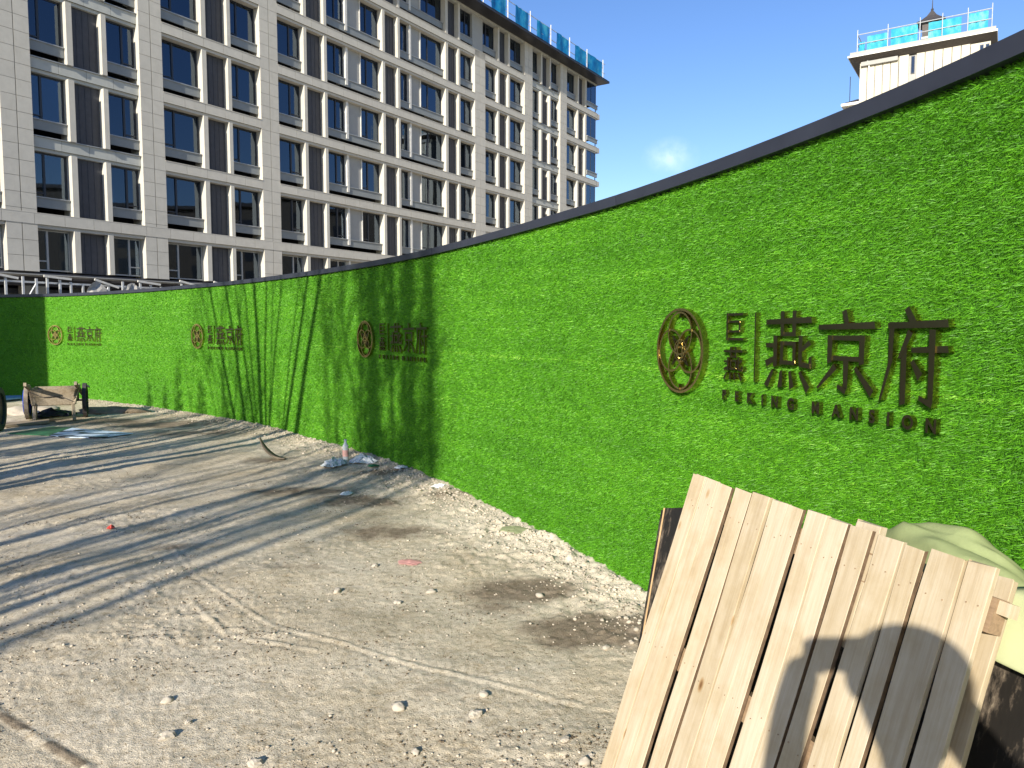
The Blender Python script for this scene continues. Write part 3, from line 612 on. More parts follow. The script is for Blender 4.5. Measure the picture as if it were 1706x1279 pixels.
# local x = Nv (to the right and nearer), local y = Dv (away)
TL, TR, TE = -10.26, -1.75, 22.45
MB().box(TL, -7.53, .1, 11, 0, TE).build('core', m_joint, tw)
for i in range(5): MB().box(TL + i * .546, TL + (i + 1) * .546 - .05, 0, .098, 0, TE).build('wall', m_cream, tw)
MB().box(-7.5, -6.86, -.12, 11, 0, TE).build('wall', m_cream, tw)
MB().box(-6.86, -6.34, .12, 11, 0, TE).build('wall', m_greypanel, tw)
for i in range(6): MB().box(-6.34 + i * .58, -6.34 + (i + 1) * .58 - .05, -.03, .09, 0, TE).build('wall', m_cream, tw)
MB().box(-6.34, -2.86, .1, 11, 0, TE).build('core', m_joint, tw)
MB().box(-2.86, TR + .1, -.18, 11, 0, TE - .1).build('wall', m_cream, tw)
o = MB().box(-6.72, -6.46, .06, .118, 21.05, 22.35).build('window', m_frame, tw); MB().box(-6.68, -6.5, .05, .058, 21.1, 22.3).build('pane', m_glass, o)
for x in (-2.3, -1.95): o = MB().box(x, x + .24, -.22, -.182, 21.2, 22.2).build('window', m_frame, tw); MB().box(x + .03, x + .21, -.232, -.222, 21.25, 22.15).build('pane', m_glass, o)
MB().box(TL + .1, -7.6, -.25, -.003, TE - .28, TE + .02).build('soffit_trim', m_greypanel, tw)
m = MB(); m.add([(-11.0, -.75, 22.78), (-1.28, -.75, 22.78), (-1.28, 11.8, 22.78), (-11.0, 11.8, 22.78), (TL, 0, TE), (TR, 0, TE), (TR, 11, TE), (TL, 11, TE)], [(0, 1, 5, 4), (1, 2, 6, 5), (2, 3, 7, 6), (3, 0, 4, 7)]); m.build('soffit', m_soffit, tw)
MB().box(-11.05, -1.24, -.8, 11.85, 22.785, 22.93).build('eave_slab', m_white_trim, tw)
MB().box(-10.9, -1.35, -.68, 11.7, 22.932, 23.18).build('parapet', m_greypanel, tw)
MB().tube([(-9.75, -.12, 22.6), (-9.6, -.12, 22.25), (-9.6, -.12, 18)], .06, 6).build('downpipe', m_white_trim, tw)
MB().box(-6.2, -5.65, 1.2, 1.8, 23.18, 24.0).build('chimney', m_cream, tw)
# small roof pavilion with pyramid roof and finial
MB().box(-6.35, -5.15, 3.2, 4.4, 23.18, 25.74).build('roof_pavilion', m_soffit, tw)
m = MB(); c = (-5.75, 3.8); ap = (c[0], c[1], 25.9); n = 10; prof = [(.98, 25.75), (.66, 25.98), (.34, 26.3), (.07, 26.75)]; vs = []
for r_, z in prof:
    for sx, sy in ((-1, -1), (1, -1), (1, 1), (-1, 1)): vs.append((c[0] + sx * r_, c[1] + sy * r_, z))
fs = [(0, 3, 2, 1)]
for i in range(3):
    for j in range(4): fs.append((4 * i + j, 4 * i + (j + 1) % 4, 4 * i + 4 + (j + 1) % 4, 4 * i + 4 + j))
fs.append((12, 13, 14, 15)); m.add(vs, fs); m.build('pavilion_roof', m_roof, tw)
MB().tube([(c[0], c[1], 26.7), (c[0], c[1], 26.85), (c[0], c[1], 26.95), (c[0], c[1], 27.6)], [.06, .12, .04, .02], 6).build('finial', m_roof, tw)
MB().box(-11.3, TL - .02, .6, 8, 0, 19.45).build('lower_wing', m_cream, tw); MB().box(-11.6, TL - .02, .2, 8.3, 19.45, 19.65).build('wing_eave', m_white_trim, tw)
m = MB(); m.add([(-11.6, .2, 19.652), (TL - .03, .2, 19.652), (TL - .03, 8.3, 19.652), (-11.6, 8.3, 19.652), (-10.9, 3, 20.6), (TL - .03, 3, 20.6)], [(0, 1, 5, 4), (1, 2, 5), (2, 3, 4, 5), (3, 0, 4), (3, 2, 1, 0)]); m.build('wing_roof', m_roof, tw)
MB().tube([(-11.1, 1.0, 19.7), (-11.1, 1.0, 21.9)], .03, 5).build('lightning_rod', m_frame, tw)
nt2 = thing('roof_edge_barrier', 'cyan netting panels with painted-in sunlight on a steel railing around the cream tower top', 'barrier', Dv * SD, -AZ)
zb = 23.19; zt_ = 24.5
for x in (-10.42, -8.3, -6.15, -4.7, -3.1, -1.62): MB().tube([(x, -.55, zb), (x, -.55, zt_ + .35)], .032, 5).build('post', m_steel, nt2)
for z in (zb + .6, zt_): MB().tube([(-10.42, -.5, z), (-1.6, -.5, z)], .035, 5).build('rail', m_steel, nt2)
for z in (zb + .6, zt_): MB().tube([(-10.42, -.5, z), (-10.42, 4, z)], .035, 5).build('side_rail', m_steel, nt2)
for (a, b, rag) in ((-9.75, -8.35, .2), (-8.1, -6.3, .05), (-5.6, -3.5, .1), (-3.05, -1.85, .05), (-10.3, -9.9, .55)):
    n = 10; vs = []; fs = []
    for j in range(n + 1):
        x = a + (b - a) * j / n
        for q in range(4): vs.append((x, -.46 + .05 * math.sin(j * 1.7 + q), zb + .03 + q * (zt_ - zb - .05 - rag * (1 if q == 3 else .6)) / 3))
    for j in range(n):
        for q in range(3): a_ = j * 4 + q; fs.append((a_, a_ + 4, a_ + 5, a_ + 1))
    MB().add(vs, fs).build('net_panel', m_net_sunlit, nt2, True)

nb_ = thing('reflection_block', 'unseen brown block added off to the right for the low windows to reflect', 'building', (62, 20, 0), R(12))  # added out of view to give the low windows a dark reflection
MB().box(0, 12, -28, 45, 0, 19).build('wall', simple('brown_render', (.10, .085, .07), .9), nb_); MB().box(-.6, 12.6, -28.6, 45.6, 19.0, 19.5).build('roof', m_roof, nb_)
for i in range(12):
    for j in range(5): MB().box(-.05, -.002, -25 + i * 6, -22.5 + i * 6, 2 + j * 3.3, 4 + j * 3.3).build('window', m_frame, nb_)

# ------------------------------------------------------------------ plank pallet leaning in front of the fence
tt = Vector((.334, -.943, 0)).normalized(); nnv = Vector((-.943, -.334, 0)).normalized(); dn = (nnv * .33 + Vector((0, 0, -1)) * math.sqrt(1 - .33 ** 2)).normalized()
up = -dn; zn = tt.cross(up).normalized()
PA = Vector((.636, 2.583, 1.15))
MP = Matrix(((tt.x, up.x, zn.x, PA.x), (tt.y, up.y, zn.y, PA.y), (tt.z, up.z, zn.z, PA.z), (0, 0, 0, 1)))
LB = PA.z / up.z - .0                              # board length to the ground
pal = thing('plank_pallet', 'pallet of pale bare pine planks leaning upright, with a photographer shadow falling on it', 'pallet', M=MP)
bd = [(0, .074, 0, -.0, 0), (.0745, .146, -.002, -.001, 0), (.148, .232, .004, -.006, 1), (.239, .326, -.003, -.004, 0), (.333, .416, .003, .0, 1), (.417, .487, -.002, -.002, 0), (.489, .562, .004, -.004, 1), (.570, .646, .0, .0, 0), (.647, .722, -.003, -.002, 0), (.731, .806, .005, -.003, 1), (.815, .893, .0, -.005, 0), (.895, .955, -.004, -.008, 1), (.968, 1.056, .003, .0, 0), (1.060, 1.128, -.002, .003, 0)]
pr = random.Random(4)
def plank(x0, x1, y0, y1, z0, z1, name, parent, mat, wob=.002, tap=0):
    n = 10; m = MB(); vs = []; fs = []; r0 = pr.random() * 9; b = .0012
    for i in range(n + 1):
        y = y0 + (y1 - y0) * i / n; tp2 = tap * (1 - i / n) ** .6; e0 = wob * math.sin(i * .9 + r0) + pr.uniform(-.0008, .0008); e1 = -tp2 + wob * math.sin(i * .7 + r0 * 2) + pr.uniform(-.0008, .0008); zz = wob * .6 * math.sin(i * .5 + r0)
        for x, z in ((x0 + e0 + b, z0), (x1 + e1 - b, z0), (x1 + e1, z0 + b), (x1 + e1, z1 - b), (x1 + e1 - b, z1), (x0 + e0 + b, z1), (x0 + e0, z1 - b), (x0 + e0, z0 + b)): vs.append((x, y + (pr.uniform(-.003, .003) if i == n else 0), z + zz))
    for i in range(n):
        for j in range(8): fs.append((8 * i + j, 8 * i + (j + 1) % 8, 8 * i + 8 + (j + 1) % 8, 8 * i + 8 + j))
    fs += [tuple(range(8))[::-1], tuple(range(8 * n, 8 * n + 8))]
    m.add(vs, fs); o = m.build(name, mat, parent); o.data.materials.append(m_wane_gap)
    for i in range(n):
        for j in (1, 2, 3, 5, 6, 7):
            if j in (2, 6) and tap > .005: o.data.polygons[8 * i + j].material_index = 1
    return o
for q_, (a, b, dz, dy, _) in enumerate(bd):
    plank(a + .001, b - (.005 if q_ in (2, 3, 6, 8, 9, 11) else .003), -LB + .02 + pr.uniform(0, .02), dy, -.014 + dz, dz, 'plank', pal, m_pine, .002, .008 if q_ in (2, 3, 6, 8, 9, 11) else .002)
plank(.72, .80, -.3, .016, -.045, -.021, 'plank', pal, m_pine)
for y0 in (-.13, -.62, -1.1):
    bz = MB().box(-.0, 1.13, y0, y0 + .075, -.06, -.02); bz.build('bearer', m_wane2, pal)
ex = MB().box(.9, 1.157, -.086, -.057, -.055, -.028); ex.build('stub_batten', m_pine, pal)
for x in (1.06, .55, .03): plank(x - .02, x + .065, -LB + .03, -.01, -.078, -.062, 'back_plank', pal, m_pine)
nail = MB().tube([(0, 0, 0), (0, 0, .0016)], .0016, 8).build('nail', m_wane2, pal); nail.location = (.04, -.09, 0)
for q_, (a, b, dz, dy, _) in enumerate(bd):
    for y0 in (-.093, -.583, -1.06):
        for fx in (.25, .75):
            if q_ == 0 and y0 == -.093 and fx == .25: continue
            c = nail.copy(); C.objects.link(c); c.location = (a + (b - a) * fx + pr.uniform(-.006, .006), y0 + pr.uniform(-.015, .015), dz + .0012)
# black panels behind
bp = thing('plywood_panel', 'black film-faced plywood sheet dusted with sawdust, leaning behind the pale pallet', 'plywood sheet', M=MP)
MB().box(-.06, 1.9, -1.2, -.09, -.235, -.217).build('face', m_black, bp); MB().box(-.062, 1.902, -1.202, -.088, -.2395, -.2355).build('ply_edge', m_plywood_edge, bp)
bp2 = thing('plywood_panel', 'narrow black plywood strip with a pale edge poking out left of the pallet', 'plywood sheet', M=MP @ Matrix.Translation((-.28, -.165, -.112)) @ Matrix.Rotation(R(14), 4, 'Z'))
MB().box(.012, .17, -.85, .0, -.014, .0).build('face', m_black, bp2); MB().box(.008, .0117, -.85, .0, -.016, .004).build('ply_edge', m_plywood_edge, bp2); MB().box(-.03, .0077, -.85, -.004, -.02, -.012).build('face', m_black, bp2); MB().box(-.032, -.0, -.95, -.33, -.05, -.022).build('ply_edge', m_plywood_edge, bp2)
# stacked timber behind that carries the sack
st = thing('timber_stack', 'stack of sawn timber baulks hidden between the leaning boards and the turf fence', 'timber', (1.32, 2.05, 0), math.atan2(-.943, .334))
for i in range(8):
    for j in range(2 if i % 2 else 3):
        if i % 2: MB().box(-.55 + j * .9, -.45 + j * .9, -.14, .14, .1 * i + .01, .1 * i + .105).build('baulk', m_oldwood, st)
        else: MB().box(-.75, .75, -.14 + j * .1, -.05 + j * .1, .1 * i + .01, .1 * i + .105).build('baulk', m_oldwood, st)
def blob(name, mat, c, r, label, cat, seed, amp=.16, rot=0, fl=0, n=34):
    m = MB(); vs = []; fs = []
    for i in range(n + 1):
        th = PI * i / n
        for j in range(n * 2):
            ph = PI * j / n; x, y, z = math.sin(th) * math.cos(ph), math.sin(th) * math.sin(ph), math.cos(th)
            k = 1 + amp * (_nz(x * 2.1 + 5 + seed + z, y * 2.1 + z * 1.3) - .5) * 2 + amp * .35 * (_nz(x * 6 + seed + z * 3, y * 6 + z * 5) - .5) * 2 + .012 * math.sin(13 * x + 9 * z)
            vs.append((x * r[0] * k, y * r[1] * k, z * r[2] * k))
    for i in range(n):
        for j in range(n * 2): a = i * n * 2 + j; b = i * n * 2 + (j + 1) % (n * 2); fs.append((a, b, b + n * 2, a + n * 2))
    m.add(vs, fs); o = m.build(name, mat, None, True); o.location = c; o.rotation_euler = (0, 0, rot); o['label'] = label; o['category'] = cat; return o
blob('sack', m_sack, (1.15, 1.90, .915), (.30, .12, .20), 'lumpy pale green woven sack slumped behind the top of the plank pallet', 'sack', 2, .12, math.atan2(-.943, .334))
# yellow-green cloth over the panel, right of the pallet
m = MB(); n = 26; vs = []; fs = []
for i in range(n + 1):
    for j in range(n + 1):
        x = 1.06 + .6 * i / n; y = .0 - (.185 + .04 * (i / n)) * j / n; z = -.165 + .02 * math.sin(x * 21 + y * 9) + .05 * (_nz(x * 7, y * 7)) - (.0 if j > 5 else .14 * (1 - j / 5) ** 2)
        vs.append((x, y, z))
for i in range(n):
    for j in range(n): a = i * (n + 1) + j; fs.append((a, a + 1, a + n + 2, a + n + 1))
m.add(vs, fs); o = m.build('cloth_sheet', m_cloth, None, True); o.matrix_world = MP; o['label'] = 'smooth yellow-green cloth draped over the black board right of the plank pallet'; o['category'] = 'cloth'
sol = o.modifiers.new('thickness', 'SOLIDIFY'); sol.thickness = .003

# ------------------------------------------------------------------ stones, litter
def gpt(px, py, z=0):
    c, s = math.cos(R(4.13)), math.sin(R(4.13)); a = (px - 853) / 1240; b = -(py - 639.5) / 1240; d = Vector((a, c + b * s, b * c - s)); t = (z - EYE) / d.z; return (a * t, d.y * t)
stones = [(664, 1180, .042, 'pale rounded stone at the lower middle of the dirt, left one of a close pair'), (793, 1192, .04, 'pale angular stone at the lower middle, right one of a close pair'), (806, 1160, .026, 'small flat stone just above the pale angular stone'), (280, 1228, .04, 'chalky white crumbling stone at the lower left of the dirt'), (279, 1168, .034, 'pale stone with a long dark shadow above the chalky white stone'), (314, 1205, .022, 'small pale stone right of the chalky white stone'), (900, 995, .036, 'round stone sitting in the dark damp soil patch'), (942, 1235, .027, 'small stone left of the pallet foot, uppermost of three'), (975, 1272, .034, 'pale stone at the bottom edge left of the pallet'), (985, 1262, .026, 'stone touching the bottom edge, nearest to the pallet foot'), (692, 1250, .026, 'flat stone near the bottom edge below the close pair'), (625, 942, .036, 'pale stone left of the red plastic scraps'), (562, 985, .04, 'flattish stone in open dirt left of the middle'), (425, 1270, .034, 'greenish pale pebble at the bottom edge of the dirt'), (718, 985, .035, 'pale flat stone left of the damp soil patch'), (662, 1003, .03, 'ochre stone below the red plastic scraps'), (1010, 1080, .03, 'pale stone at the edge of the damp soil beside the pallet')]
for i, (px, py, r, lab) in enumerate(stones):
    r *= .85
    x, y = gpt(px, py); rr = random.Random(i); m = MB(); vs = []; n = 8; fs = []
    for a in range(n + 1):
        for b in range(12):
            th = PI * a / n; ph = 2 * PI * b / 12; k = 1 + .28 * (_nz(math.sin(th) * math.cos(ph) * 2 + i * 3, math.sin(th) * math.sin(ph) * 2 + math.cos(th) * 2 + i) - .5) * 2
            vs.append((math.sin(th) * math.cos(ph) * r * k, math.sin(th) * math.sin(ph) * r * .75 * k, math.cos(th) * r * .55 * k))
    for a in range(n):
        for b in range(12): q = a * 12 + b; w = a * 12 + (b + 1) % 12; fs.append((q, w, w + 12, q + 12))
    o = m.add(vs, fs).build('stone', m_rock, None, i % 2 == 0); o.location = (x, y, gz(x, y) + r * .18); o.rotation_euler = (0, 0, rr.random() * 3); o['label'] = lab; o['category'] = 'stone'; o['group'] = 'loose stones on the dirt'
def crumple(name, mat, px, py, r, h, label, cat, seed, n=12):
    x, y = gpt(px, py); rr = random.Random(seed); m = MB(); vs = []; fs = []
    for i in range(n + 1):
        for j in range(n + 1):
            u, v = i / n * 2 - 1, j / n * 2 - 1; k = 1 - .25 * u * u * v * v; hh = h * max(0, 1 - (u * u + v * v) * .8) * (.3 + .9 * _nz(u * 4.3 + seed * 3, v * 4.3)) * (.85 + .3 * rr.random()) + .004
            vs.append((u * r * k + rr.uniform(-.1, .1) * r, v * r * .7 * k + rr.uniform(-.1, .1) * r, hh))
    for i in range(n):
        for j in range(n): a = i * (n + 1) + j; fs.append((a, a + n + 1, a + n + 2, a + 1))
    o = m.add(vs, fs).build(name, mat); o.location = (x, y, gz(x, y) + .004); o.rotation_euler = (0, 0, rr.random() * 3); o['label'] = label; o['category'] = cat
    sm = o.modifiers.new('thickness', 'SOLIDIFY'); sm.thickness = .0015; return o
PB = Mat('clear_plastic_bag', .15, 0, .6); PB.col((.8, .84, .85)); PB.b.inputs['Transmission Weight'].default_value = .35; m_bag = PB.m
crumple('plastic_bag', m_bag, 558, 779, .19, .1, 'crumpled clear plastic bag lying left of the upright bottle by the fence', 'plastic bag', 1)
crumple('plastic_bag', m_bag, 606, 776, .17, .1, 'crumpled clear plastic bag lying right of the upright bottle by the fence', 'plastic bag', 2)
crumple('plastic_wrapper', m_white, 733, 819, .09, .03, 'flat white wrapper lying at the fence foot, right of the plastic bags', 'wrapper', 3)
crumple('plastic_wrapper', m_white, 668, 788, .08, .03, 'small silvery wrapper between the clear bags and the flat white wrapper', 'wrapper', 8)
crumple('plastic_scrap', m_board_g, 622, 783, .07, .02, 'green plastic scrap beside the clear plastic bags', 'scrap', 4)
crumple('plastic_wrapper', m_white, 577, 825, .08, .02, 'white paper scrap lying out on the dirt below the plastic bags', 'wrapper', 5)
m_red = simple('red_plastic', (.6, .07, .05), .5)
crumple('plastic_scrap', m_red, 185, 884, .035, .03, 'tiny bright red scrap on the sunlit dirt at the left', 'scrap', 6, 5)
m_pink = simple('faded_red_film', (.55, .28, .25), .7, 0, .3)
crumple('plastic_scrap', m_pink, 682, 938, .085, .008, 'faded red film shreds trodden into the middle of the dirt', 'scrap', 7, 8)
crumple('plastic_scrap', m_cloth, 860, 893, .14, .008, 'flattened orange-yellow strip in the pale dust by the fence foot', 'scrap', 9, 8)
x, y = gpt(576, 772); bt = thing('plastic_bottle', 'clear bottle with pale pink label standing among plastic bags at the fence foot', 'bottle', (x, y, gz(x, y)), 0)
MB().tube([(0, 0, 0), (0, 0, .01), (0, 0, .19), (0, 0, .235), (0, 0, .25)], [.03, .037, .037, .015, .014], 14).build('body', m_bag, bt); MB().tube([(0, 0, .06), (0, 0, .14)], .0385, 14).build('wrap_label', simple('pink_label', (.75, .42, .36), .5), bt); MB().tube([(0, 0, .25), (0, 0, .272)], .017, 12).build('cap', m_white, bt)
# curled peel of board
x, y = gpt(448, 766); m = MB(); vs = []; fs = []; n = 16
for i in range(n + 1):
    t = i / n; w_ = .03 + .035 * math.sin(PI * t); px_ = -.13 + .34 * t ** 1.25; z_ = .27 * (1 - t) ** 2.2 + .006 + .02 * t
    vs += [(px_ - .01, w_ + .05 * t, z_), (px_ + .02, -w_ + .05 * t, z_ + .015 * (1 - t))]
for i in range(n): fs.append((2 * i, 2 * i + 1, 2 * i + 3, 2 * i + 2))
o = m.add(vs, fs).build('curled_strip', simple('dark_veneer', (.17, .135, .095), .8), None, True); o.location = (x, y, gz(x, y)); o.rotation_euler = (0, 0, R(-20)); o['label'] = 'dark curled strip of veneer standing up from the dirt near the fence'; o['category'] = 'veneer strip'
sm = o.modifiers.new('thickness', 'SOLIDIFY'); sm.thickness = .01
# trampled printed sheet left
def flat(name, pts, mat, label, cat, h=.012):
    P = [gpt(*p) for p in pts]; cx = sum(p[0] for p in P) / len(P); cy = sum(p[1] for p in P) / len(P); z = max(gz(*p) for p in P)
    P = [p for p in P]; ar = sum(P[i][0] * P[(i + 1) % len(P)][1] - P[(i + 1) % len(P)][0] * P[i][1] for i in range(len(P)))
    if ar < 0: P = P[::-1]
    m = MB().prism([(p[0] - cx, p[1] - cy) for p in P], 0, h); o = m.build(name, mat); o.location = (cx, cy, z + .004); o['label'] = label; o['category'] = cat; return o
SH = Mat('printed_white_sheet', .5); SH.col(SH.ramp(SH.noise(SH.coord((.7, 2, 1), False), 2.6, 3, .5), [(.44, (.03, .04, .06)), (.48, (.5, .62, .75)), (.7, (.62, .72, .82))])); 
flat('board_sheet', [(84, 728), (120, 716), (222, 725), (170, 732), (110, 732)], SH.m, 'white printed sheet with dark patches, flat on the dirt below the handcart', 'printed sheet')
flat('board_sheet', [(12, 724), (88, 712), (120, 714), (82, 727)], m_board_g, 'green painted sheet lying left of the white printed sheet', 'printed sheet', .01)
flat('timber_plank', [(8, 710), (8, 713), (82, 706), (82, 702)], m_oldwood, 'single weathered plank lying flat in front of the wooden handcart', 'plank', .04)
flat('blue_sheet', [(4, 671), (36, 668), (36, 664), (6, 665)], simple('pale_blue_sheet', (.2, .35, .6), .5), 'pale blue sheet lying on the rubble behind the handcart', 'sheet', .03)
x, y = gpt(42, 690)
for (px, py, r, lb) in ((48, 688, .35, 'low heap of pale rubble behind the left wheel of the handcart'), (190, 688, .45, 'low brown soil heap between the handcart and the fence')):
    x, y = gpt(px, py); b_ = blob('rubble_heap' if px < 100 else 'soil_heap', gm2 if px < 100 else simple('brown_soil', (.24, .19, .13), .95, 0, .3, 8, .6), (x, y, -.02), (r * 1.5, r, .15), lb, 'heap', px, .35, 0, 0, 16)

# ------------------------------------------------------------------ handcart
cx, cy = gpt(92, 700); cx, cy = -8.45, 13.75
ct = thing('wooden_handcart', 'weathered two-wheeled wooden handcart with a plank box and a blue-lined left wheel', 'handcart', (cx, cy, .01), R(26))
def bar(p, q, w, h, mat, name, parent):
    p, q = Vector(p), Vector(q); d = (q - p); L = d.length; d.normalize(); M = Matrix.Translation((p + q) / 2) @ d.to_track_quat('Y', 'Z').to_matrix().to_4x4(); return MB().box(-w / 2, w / 2, -L / 2, L / 2, -h / 2, h / 2, M).build(name, mat, parent)
# box: tapered end boards
for i in range(2):
    z0, z1 = .33 + i * .17, .33 + (i + 1) * .17 - .008; f = lambda z: .30 + (z - .33) * .28
    M_ = MB().add([(-f(z0), -.42 - (z0 - .33) * .2, z0), (f(z0), -.42 - (z0 - .33) * .2, z0), (f(z1), -.42 - (z1 - .33) * .2, z1), (-f(z1), -.42 - (z1 - .33) * .2, z1), (-f(z0), -.395 - (z0 - .33) * .2, z0), (f(z0), -.395 - (z0 - .33) * .2, z0), (f(z1), -.395 - (z1 - .33) * .2, z1), (-f(z1), -.395 - (z1 - .33) * .2, z1)], [(0, 1, 2, 3), (7, 6, 5, 4), (0, 4, 5, 1), (3, 2, 6, 7), (0, 3, 7, 4), (1, 5, 6, 2)]); M_.build('end_board', m_oldwood, ct)
for sx in (-1, 1):
    for i in range(2):
        z0, z1 = .33 + i * .17, .33 + (i + 1) * .17 - .008; f = lambda z: .30 + (z - .33) * .28
        MB().add([(sx * f(z0), -.42, z0), (sx * f(z1), -.46, z1), (sx * f(z1), .5, z1), (sx * f(z0), .45, z0), (sx * (f(z0) + .025), -.42, z0), (sx * (f(z1) + .025), -.46, z1), (sx * (f(z1) + .025), .5, z1), (sx * (f(z0) + .025), .45, z0)], [(0, 1, 2, 3), (7, 6, 5, 4), (0, 4, 5, 1), (1, 5, 6, 2), (2, 6, 7, 3), (3, 7, 4, 0)]).build('side_board', m_oldwood, ct)
    bar((sx * .43, .7, .46), (sx * .43, -.95, .80), .05, .07, m_oldwood, 'shaft', ct)
    bar((sx * .33, -.4, .36), (sx * .35, -.46, .0), .055, .055, m_oldwood, 'leg', ct)
    wheel = MB().ring((sx * .52, .1, .37), (1, 0, 0), .33, .07, .075, 28).build('wheel', m_dirtytyre if sx < 0 else m_rubber, ct)
    MB().ring((sx * .52, .1, .37), (1, 0, 0), .275, .03, .05, 24).build('rim', m_blue if sx < 0 else m_frame, wheel)
    hb = MB().tube([(sx * .52 - .05, .1, .37), (sx * .52 + .05, .1, .37)], .05, 10)
    for k in range(8): a = k * PI / 4; hb.tube([(sx * .52, .1, .37), (sx * .52, .1 + .27 * math.cos(a), .37 + .27 * math.sin(a))], .008, 4)
    hb.build('spokes', m_frame, wheel)
    if sx < 0: MB().ring((-.575, .1, .37), (1, 0, 0), .16, .22, .02, 20).build('blue_lining', m_blue, wheel)
MB().box(-.3, .3, -.4, .46, .315, .335).build('floor_board', m_oldwood, ct); MB().box(-.38, .38, .47, .495, .33, .66).build('end_board', m_oldwood, ct)
MB().tube([(-.5, .1, .37), (.5, .1, .37)], .02, 8).build('axle', m_frame, ct)
MB().tube([(-.42, -.5, .62), (-.2, -.475, .50), (.1, -.49, .52), (.36, -.47, .38)], .008, 5).build('rope', m_bark, ct)
bar((-.44, -.3, .72), (-.36, -.46, .34), .05, .04, m_oldwood, 'corner_post', ct); bar((.44, -.3, .74), (.36, -.46, .34), .05, .04, m_oldwood, 'corner_post', ct)
MB().tube([(.56, .0, .70), (.62, -.1, .66)], .015, 6).build('brake_lever', m_frame, ct)
# second cart's wheel at the left edge
x, y = gpt(0, 719); wt = thing('cart_wheel', 'dark green-tinged wheel cut by the left picture edge near the handcart', 'wheel', (x - .08, y + .1, .0), R(22))
MB().ring((0, 0, .36), (1, 0, 0), .31, .09, .09, 28).build('tyre', simple('greenish_rubber', (.04, .06, .04), .7), wt); MB().ring((0, 0, .36), (1, 0, 0), .14, .24, .03, 24).build('disc', m_frame, wt)
ct.scale = (.88, .88, .88)
# low dark bundle under the cart
crumple('tarpaulin', simple('dark_tarpaulin', (.03, .04, .07), .6), 85, 694, .42, .16, 'crumpled dark tarpaulin lying under the wooden handcart', 'tarpaulin', 12, 14)

# ------------------------------------------------------------------ bare trees, bushes and the shed to the left: they throw the shadows
def cpos(c, a): return (c * math.cos(R(SUN_AZ)) + a * math.sin(R(SUN_AZ)), -c * math.sin(R(SUN_AZ)) + a * math.cos(R(SUN_AZ)))
def tree(c, a, h, stems, spread, seed, label, r0=.05, kids_=7, fork=.05):
    x, y = cpos(c, a); t = thing('bare_tree', label, 'tree', (x, y, -.02), 0, 'bare winter trees left of the camera'); rr = random.Random(seed); tr_ = MB(); br = MB()
    def grow(mb, p, d, L, r, lev):
        n = 7 if lev == 0 else 5; pts = [p]; q = p.copy(); dd = d.copy()
        for i in range(n):
            dd = (dd + Vector((rr.uniform(-1, 1), rr.uniform(-1, 1), rr.uniform(-.2, .6))) * .07 + Vector((0, 0, .03))).normalized(); q = q + dd * L / n; pts.append(q.copy())
        rad = [r * (1 - .8 * i / n) + .003 for i in range(n + 1)]; mb.tube(pts, rad, 5 if lev else 7)
        if lev < 3:
            m_ = kids_ if lev == 0 else (5 if lev == 1 else 3)
            for k in range(m_):
                u = rr.uniform(.3, 1); i = min(n, int(u * n)); b = pts[i]; ang = rr.uniform(0, 2 * PI); ou = rr.uniform(.35, .75); nd = (dd + Vector((math.cos(ang), math.sin(ang), 0)) * ou).normalized()
                grow(br, b, nd, L * rr.uniform(.28, .5), rad[i] * .55, lev + 1)
    for s_ in range(stems):
        ang = rr.uniform(0, 2 * PI); sp = spread * rr.uniform(.3, 1); d = Vector((math.cos(ang) * sp, math.sin(ang) * sp, 1)).normalized()
        grow(tr_, Vector((math.cos(ang) * .08, math.sin(ang) * .08, 0)), d, h * rr.uniform(.8, 1), r0 * rr.uniform(.7, 1.1), 0)
    tr_.build('trunk', m_bark, t); br.build('branches', m_bark, t)
TREES = [(-10.4, -1.5, 8.5, 3, .25, 3, .04, 5), (-6.1, -3.5, 9, 3, .22, 4, .045, 6), (-5.0, -4.5, 7.5, 3, .22, 5, .035, 5), (-6.6, -9, 11, 2, .16, 6, .06, 5), (-4.1, -9, 9.5, 2, .14, 7, .05, 4), (-7.4, -12, 12, 2, .16, 8, .06, 4), (-9.6, -7, 11, 2, .2, 9, .06, 4)]
words = ['thin bare tree by the evergreen bushes', 'bare tree with four rising stems left of the photographer', 'tall bare tree behind the photographer', 'broad bare tree in the second row', 'furthest narrow bare tree behind the photographer', 'biggest bare tree at the back of the row', 'bare tree behind the evergreen bushes']
for T_, w_ in zip(TREES, words): tree(T_[0], T_[1], T_[2], T_[3], T_[4], T_[5], w_, T_[6], T_[7])
